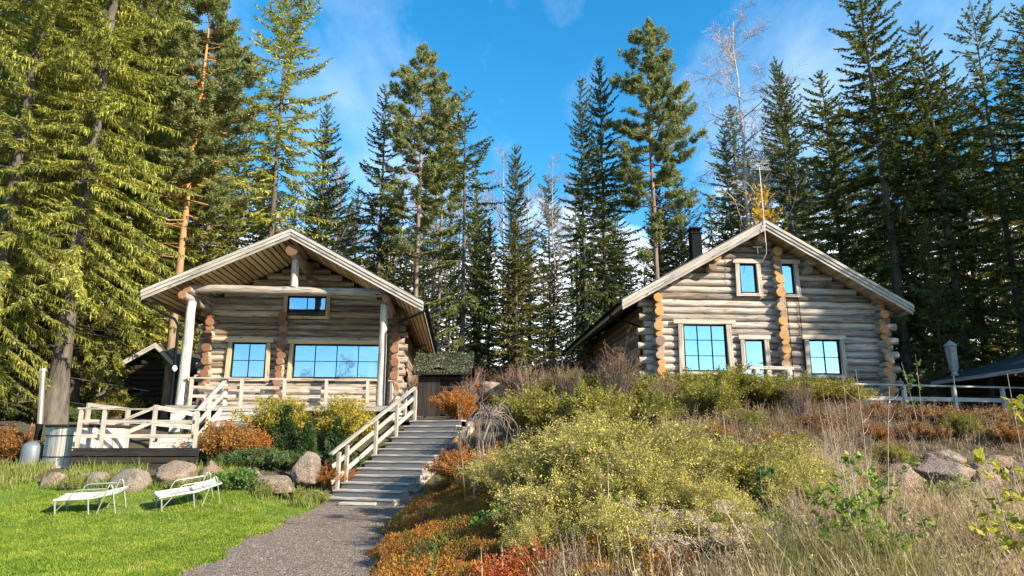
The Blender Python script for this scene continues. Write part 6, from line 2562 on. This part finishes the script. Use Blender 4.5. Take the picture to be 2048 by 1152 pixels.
reg('big', spruce_mesh(201, 24, 4.3, .20, 2.4, 1.3, .06, .33, .62, 'spruce_y', .30, pw=.6, ls=.64, curtain=2), 24, 'spruce_tree', 'spruce')
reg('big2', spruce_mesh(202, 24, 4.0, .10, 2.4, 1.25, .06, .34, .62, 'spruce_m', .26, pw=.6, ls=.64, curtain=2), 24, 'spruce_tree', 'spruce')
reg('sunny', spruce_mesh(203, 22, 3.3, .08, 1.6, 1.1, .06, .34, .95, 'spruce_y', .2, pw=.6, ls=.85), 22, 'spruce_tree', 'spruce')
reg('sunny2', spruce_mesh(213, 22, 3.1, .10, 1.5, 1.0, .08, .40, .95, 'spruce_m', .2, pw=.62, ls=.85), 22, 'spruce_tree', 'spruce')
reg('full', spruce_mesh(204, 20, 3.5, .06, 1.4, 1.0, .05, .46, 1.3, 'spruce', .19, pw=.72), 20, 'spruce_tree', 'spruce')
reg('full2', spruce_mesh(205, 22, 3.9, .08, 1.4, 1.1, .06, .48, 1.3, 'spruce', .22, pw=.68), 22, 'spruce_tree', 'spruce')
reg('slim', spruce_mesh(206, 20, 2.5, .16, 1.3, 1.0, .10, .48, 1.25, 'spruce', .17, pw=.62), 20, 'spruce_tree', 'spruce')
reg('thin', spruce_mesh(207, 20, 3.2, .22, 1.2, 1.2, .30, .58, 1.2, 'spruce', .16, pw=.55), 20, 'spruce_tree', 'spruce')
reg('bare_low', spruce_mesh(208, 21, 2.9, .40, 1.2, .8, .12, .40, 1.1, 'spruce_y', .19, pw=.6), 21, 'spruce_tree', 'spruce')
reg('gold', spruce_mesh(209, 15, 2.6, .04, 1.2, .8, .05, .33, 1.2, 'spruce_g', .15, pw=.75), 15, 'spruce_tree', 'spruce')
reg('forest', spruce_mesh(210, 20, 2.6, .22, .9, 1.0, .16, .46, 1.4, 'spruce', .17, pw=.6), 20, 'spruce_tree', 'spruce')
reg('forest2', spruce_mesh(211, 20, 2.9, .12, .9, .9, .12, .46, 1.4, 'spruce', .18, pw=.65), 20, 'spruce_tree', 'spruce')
reg('pine', pine_mesh(221, 21, 2.6, .52, 90, 1, .18), 21, 'pine_tree', 'pine')
reg('pine2', pine_mesh(222, 21, 2.8, .48, 100, 1, .19), 21, 'pine_tree', 'pine')
reg('pine_orange', pine_mesh(224, 21, 2.9, .48, 110, 1, .19, 6, 'pine_bark'), 21, 'pine_tree', 'pine')
reg('larch', spruce_mesh(212, 9, 1.9, .04, 1.2, .6, .05, .33, 1.3, 'larch', .1, pw=.75), 9, 'larch_tree', 'larch')
reg('pine3', pine_mesh(223, 20, 2.2, .58, 74, 1, .16), 20, 'pine_tree', 'pine')
reg('birch', birch_mesh(231, 17, 3.0, 1.0, .12, .75, 'birch', 'twig_pale'), 17, 'birch_tree', 'birch')
reg('birch2', birch_mesh(232, 16, 2.2, .62, .10, 1.2, 'birch', 'twig_far'), 16, 'birch_tree', 'birch')
reg('birch3', birch_mesh(233, 16, 1.8, .6, .09, 1.5, 'birch_dull', 'twig_far'), 16, 'birch_tree', 'birch')


def tr_px(kind_, px, py, Y, label, group=None, top=None, rs=1.0, rz=None, H=None):
    """(px, py): a point of the trunk in the photograph (its tip if top is None); top: height of the tip above it"""
    c = at(px, py, Y)
    zb = tz(c[0], Y)
    h = H if H else c[2] - zb + (top or 0)
    return tree(kind_, c[0], Y, h, label, group, rz, rs)


# -- the sunlit wall of trees beyond the hot tub
GL = 'sunlit spruces beyond the hot tub'
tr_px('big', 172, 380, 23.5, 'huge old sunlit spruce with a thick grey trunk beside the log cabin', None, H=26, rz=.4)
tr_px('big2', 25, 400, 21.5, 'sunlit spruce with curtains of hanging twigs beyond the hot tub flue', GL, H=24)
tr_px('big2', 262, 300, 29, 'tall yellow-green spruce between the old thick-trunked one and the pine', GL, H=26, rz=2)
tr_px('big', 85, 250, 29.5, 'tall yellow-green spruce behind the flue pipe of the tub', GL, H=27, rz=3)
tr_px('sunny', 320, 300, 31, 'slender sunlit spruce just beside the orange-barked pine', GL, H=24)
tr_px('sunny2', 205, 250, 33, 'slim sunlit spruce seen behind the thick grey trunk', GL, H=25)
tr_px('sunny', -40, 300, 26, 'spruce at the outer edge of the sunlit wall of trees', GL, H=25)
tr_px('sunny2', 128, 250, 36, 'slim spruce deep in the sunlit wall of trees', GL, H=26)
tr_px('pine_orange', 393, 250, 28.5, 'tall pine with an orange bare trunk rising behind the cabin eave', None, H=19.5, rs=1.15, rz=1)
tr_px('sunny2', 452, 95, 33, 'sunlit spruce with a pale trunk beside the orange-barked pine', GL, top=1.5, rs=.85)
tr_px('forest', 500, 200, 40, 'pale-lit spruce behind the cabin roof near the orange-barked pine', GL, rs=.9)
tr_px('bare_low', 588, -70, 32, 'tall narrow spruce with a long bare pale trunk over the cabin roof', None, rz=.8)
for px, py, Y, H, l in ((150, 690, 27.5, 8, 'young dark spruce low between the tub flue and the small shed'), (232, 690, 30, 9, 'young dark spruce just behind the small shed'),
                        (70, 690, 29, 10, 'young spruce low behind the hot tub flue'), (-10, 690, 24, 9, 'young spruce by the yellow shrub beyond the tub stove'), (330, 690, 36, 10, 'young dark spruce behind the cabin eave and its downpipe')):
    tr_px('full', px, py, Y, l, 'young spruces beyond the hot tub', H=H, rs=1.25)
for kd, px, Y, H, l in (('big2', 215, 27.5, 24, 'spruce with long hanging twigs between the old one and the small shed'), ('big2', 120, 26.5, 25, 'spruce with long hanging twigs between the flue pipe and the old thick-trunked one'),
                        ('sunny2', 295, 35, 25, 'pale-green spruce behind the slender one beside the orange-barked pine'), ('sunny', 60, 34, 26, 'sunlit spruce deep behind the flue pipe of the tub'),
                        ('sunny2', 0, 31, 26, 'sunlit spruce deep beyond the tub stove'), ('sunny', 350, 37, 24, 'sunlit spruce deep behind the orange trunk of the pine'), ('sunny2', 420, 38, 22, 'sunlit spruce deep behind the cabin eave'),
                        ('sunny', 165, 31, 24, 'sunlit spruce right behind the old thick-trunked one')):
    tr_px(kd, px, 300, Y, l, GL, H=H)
# -- middle group
tr_px('full', 655, 205, 37, 'dark full spruce behind the ridge of the log cabin', None, rs=.86)
tr_px('slim', 540, 258, 40, 'small slim spruce behind the bare-trunked tall one', None, rs=.9)
tr_px('slim', 772, 168, 38, 'slender spruce to the cabin side of the tall pine', None, rs=1.0)
tr_px('pine', 848, 102, 35.5, 'tall pine with a bare grey-brown trunk behind the cabin chimney slope', None, rs=.92)
tr_px('pine3', 888, 172, 38.5, 'thinner pine close behind the tall middle pine', None, rs=.75)
tr_px('thin', 932, 172, 35.5, 'sparse spruce with long drooping side boughs above the sod-roofed hut', None, rs=1.12)
tr_px('gold', 1031, 288, 34.5, 'golden-green pointed spruce standing alone in the gap between the houses', None, rs=.88)
tr_px('full2', 1160, 150, 36.5, 'broad dark spruce with two visible trunks nearest the gap', None, rs=.76)
tr_px('full', 1197, 112, 37.5, 'taller dark spruce beside the broad one over the long eave', None, rs=.78)
tr_px('pine2', 1290, 52, 36, 'tall dark pine with a straight bare trunk behind the black chimney', None, rs=.9, rz=4)
tr_px('gold', 1312, 362, 40, 'yellow-green young spruce behind the trunk of the dark pine', None, rs=1.15)
tr_px('slim', 1446, 248, 37, 'dark drooping spruce in front of the bare birch', None, rs=.85)
tr_px('birch', 1472, 44, 36.5, 'tall bare birch with a white trunk and fine twigs against the sky', None, rs=1.05, rz=2)
tr_px('full2', 1552, 118, 35.5, 'dark spruce behind the roof aerial next to the bare birch', None, rs=.8)
tr_px('larch', 1522, 366, 31, 'small golden larch lit behind the ridge of the two-storey house', None, rs=.95)
# -- the shaded stand beyond the two-storey house
GR = 'shaded spruces beyond the two-storey house'
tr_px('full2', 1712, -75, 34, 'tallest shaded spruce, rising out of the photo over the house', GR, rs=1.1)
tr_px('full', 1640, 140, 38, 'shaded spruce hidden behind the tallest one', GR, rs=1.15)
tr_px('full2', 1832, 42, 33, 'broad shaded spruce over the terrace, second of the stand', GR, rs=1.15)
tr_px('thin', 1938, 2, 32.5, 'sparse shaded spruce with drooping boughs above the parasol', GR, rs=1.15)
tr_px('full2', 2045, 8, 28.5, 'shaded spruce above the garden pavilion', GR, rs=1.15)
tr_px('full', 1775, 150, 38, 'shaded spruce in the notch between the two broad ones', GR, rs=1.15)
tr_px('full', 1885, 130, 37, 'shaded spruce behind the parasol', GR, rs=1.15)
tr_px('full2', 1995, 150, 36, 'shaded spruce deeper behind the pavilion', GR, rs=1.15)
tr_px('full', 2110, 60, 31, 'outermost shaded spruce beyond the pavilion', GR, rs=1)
tr_px('gold', 1845, 430, 27.5, 'young green spruce in front of the shaded stand', None, rs=.75)


# -- the wood behind: individuals nobody tells apart
rng = np.random.default_rng(300)
LB = 'slim spruce trunk deep in the wood behind the two houses'
GB = 'spruces deep in the wood behind the houses'
for i in range(64):
    Y = rng.uniform(42, 70)
    px = 2048 * ((i + rng.random()) / 64)
    gap = 520 < px < 1420
    topy = rng.uniform(330, 520) if gap else rng.uniform(150, 380)
    c = at(px, topy, Y)
    h = c[2] - tz(c[0], Y)
    tree(('forest', 'forest2', 'slim', 'thin')[i % 4], c[0], Y, h, LB, GB, rs=1.1 if gap else 1.2)
for i in range(22):
    Y = rng.uniform(39, 50)
    px = 560 + 900 * ((i + rng.random()) / 22)
    x = at(px, 600, Y)[0]
    tree(('full', 'gold', 'forest2')[i % 3], x, Y, rng.uniform(8, 15), LB, GB, rs=1.15)
for i, (px, Y) in enumerate([(20, 25), (95, 26), (160, 25), (230, 27), (60, 28.5), (300, 29)]):
    x = at(px, 800, Y)[0]
    q = thing('undergrowth_bush', 'green undergrowth bush in the shade beyond the hot tub', 'bush', (x, Y, tz(x, Y) - .05), i * 1.7, 'undergrowth bushes beyond the tub')
    put_mesh('foliage', SHR['hedge_a' if i % 2 else 'juniper'][0], q)
    put_mesh('stems', SHR['hedge_a' if i % 2 else 'juniper'][1], q)
LBB = 'bare pale birch deep in the wood behind the two houses'
for i in range(30):
    Y = rng.uniform(44, 62)
    px = 480 + 950 * ((i + rng.random()) / 30) if i < 22 else rng.uniform(1400, 2048)
    topy = rng.uniform(300, 430)
    c = at(px, topy, Y)
    tree(('birch2', 'birch3')[i % 2], c[0], Y, c[2] - tz(c[0], Y), LBB, 'bare birches deep in the wood', rs=1.0)
LU = 'leafless brown undergrowth bush in the shade of the wood'
for i in range(26):
    Y = rng.uniform(30, 40)
    px = rng.uniform(60, 2048) if i > 10 else rng.uniform(860, 1180)
    x = at(px, 700, Y)[0]
    q = thing('undergrowth_bush', LU, 'bush', (x, Y, tz(x, Y) - .05), i * 1.7, 'undergrowth bushes in the wood')
    q.scale = (1.6, 1.6, 1.3)
    put_mesh('foliage', SHR['twiggy'][0], q)
    put_mesh('stems', SHR['twiggy'][1], q)

# -- trees beside the photograph's view that throw the shade on the house, the stand and the bank
GS = 'spruces standing beyond the terrace that shade the house'
LS = 'spruce in the stand beyond the terrace that shades the two-storey house'
for x, Y, h in ((24.5, 14.0, 17), (27.0, 12.6, 17), (25.5, 16.6, 17), (28.5, 15.0, 19), (31, 17.5, 20), (34, 20, 21), (30, 21.5, 20), (37, 15, 26), (38, 23, 26), (33.5, 25, 21), (42, 19, 28), (40, 13.5, 27), (45, 15, 28), (38, 18.5, 25)):
    tree('full2' if int(x) % 2 else 'full', x, Y, h, LS, GS, rs=1.25)

# -- lakeside birches behind the viewer, seen only as reflections in the panes
for x, Y, h in ((-9, -11, 9.5), (-5.5, -13, 11), (-1, -10, 8.5), (4, -12, 9), (9, -10, 10), (-12, -9, 8), (-7.5, -9, 7.5), (-3, -12, 9), (1.5, -9, 7.5), (6.5, -9, 8), (12, -12, 9.5)):
    tree('birch', x, Y, h, 'bare lakeside birch reflected in the window panes', 'lakeside birches reflected in the panes')
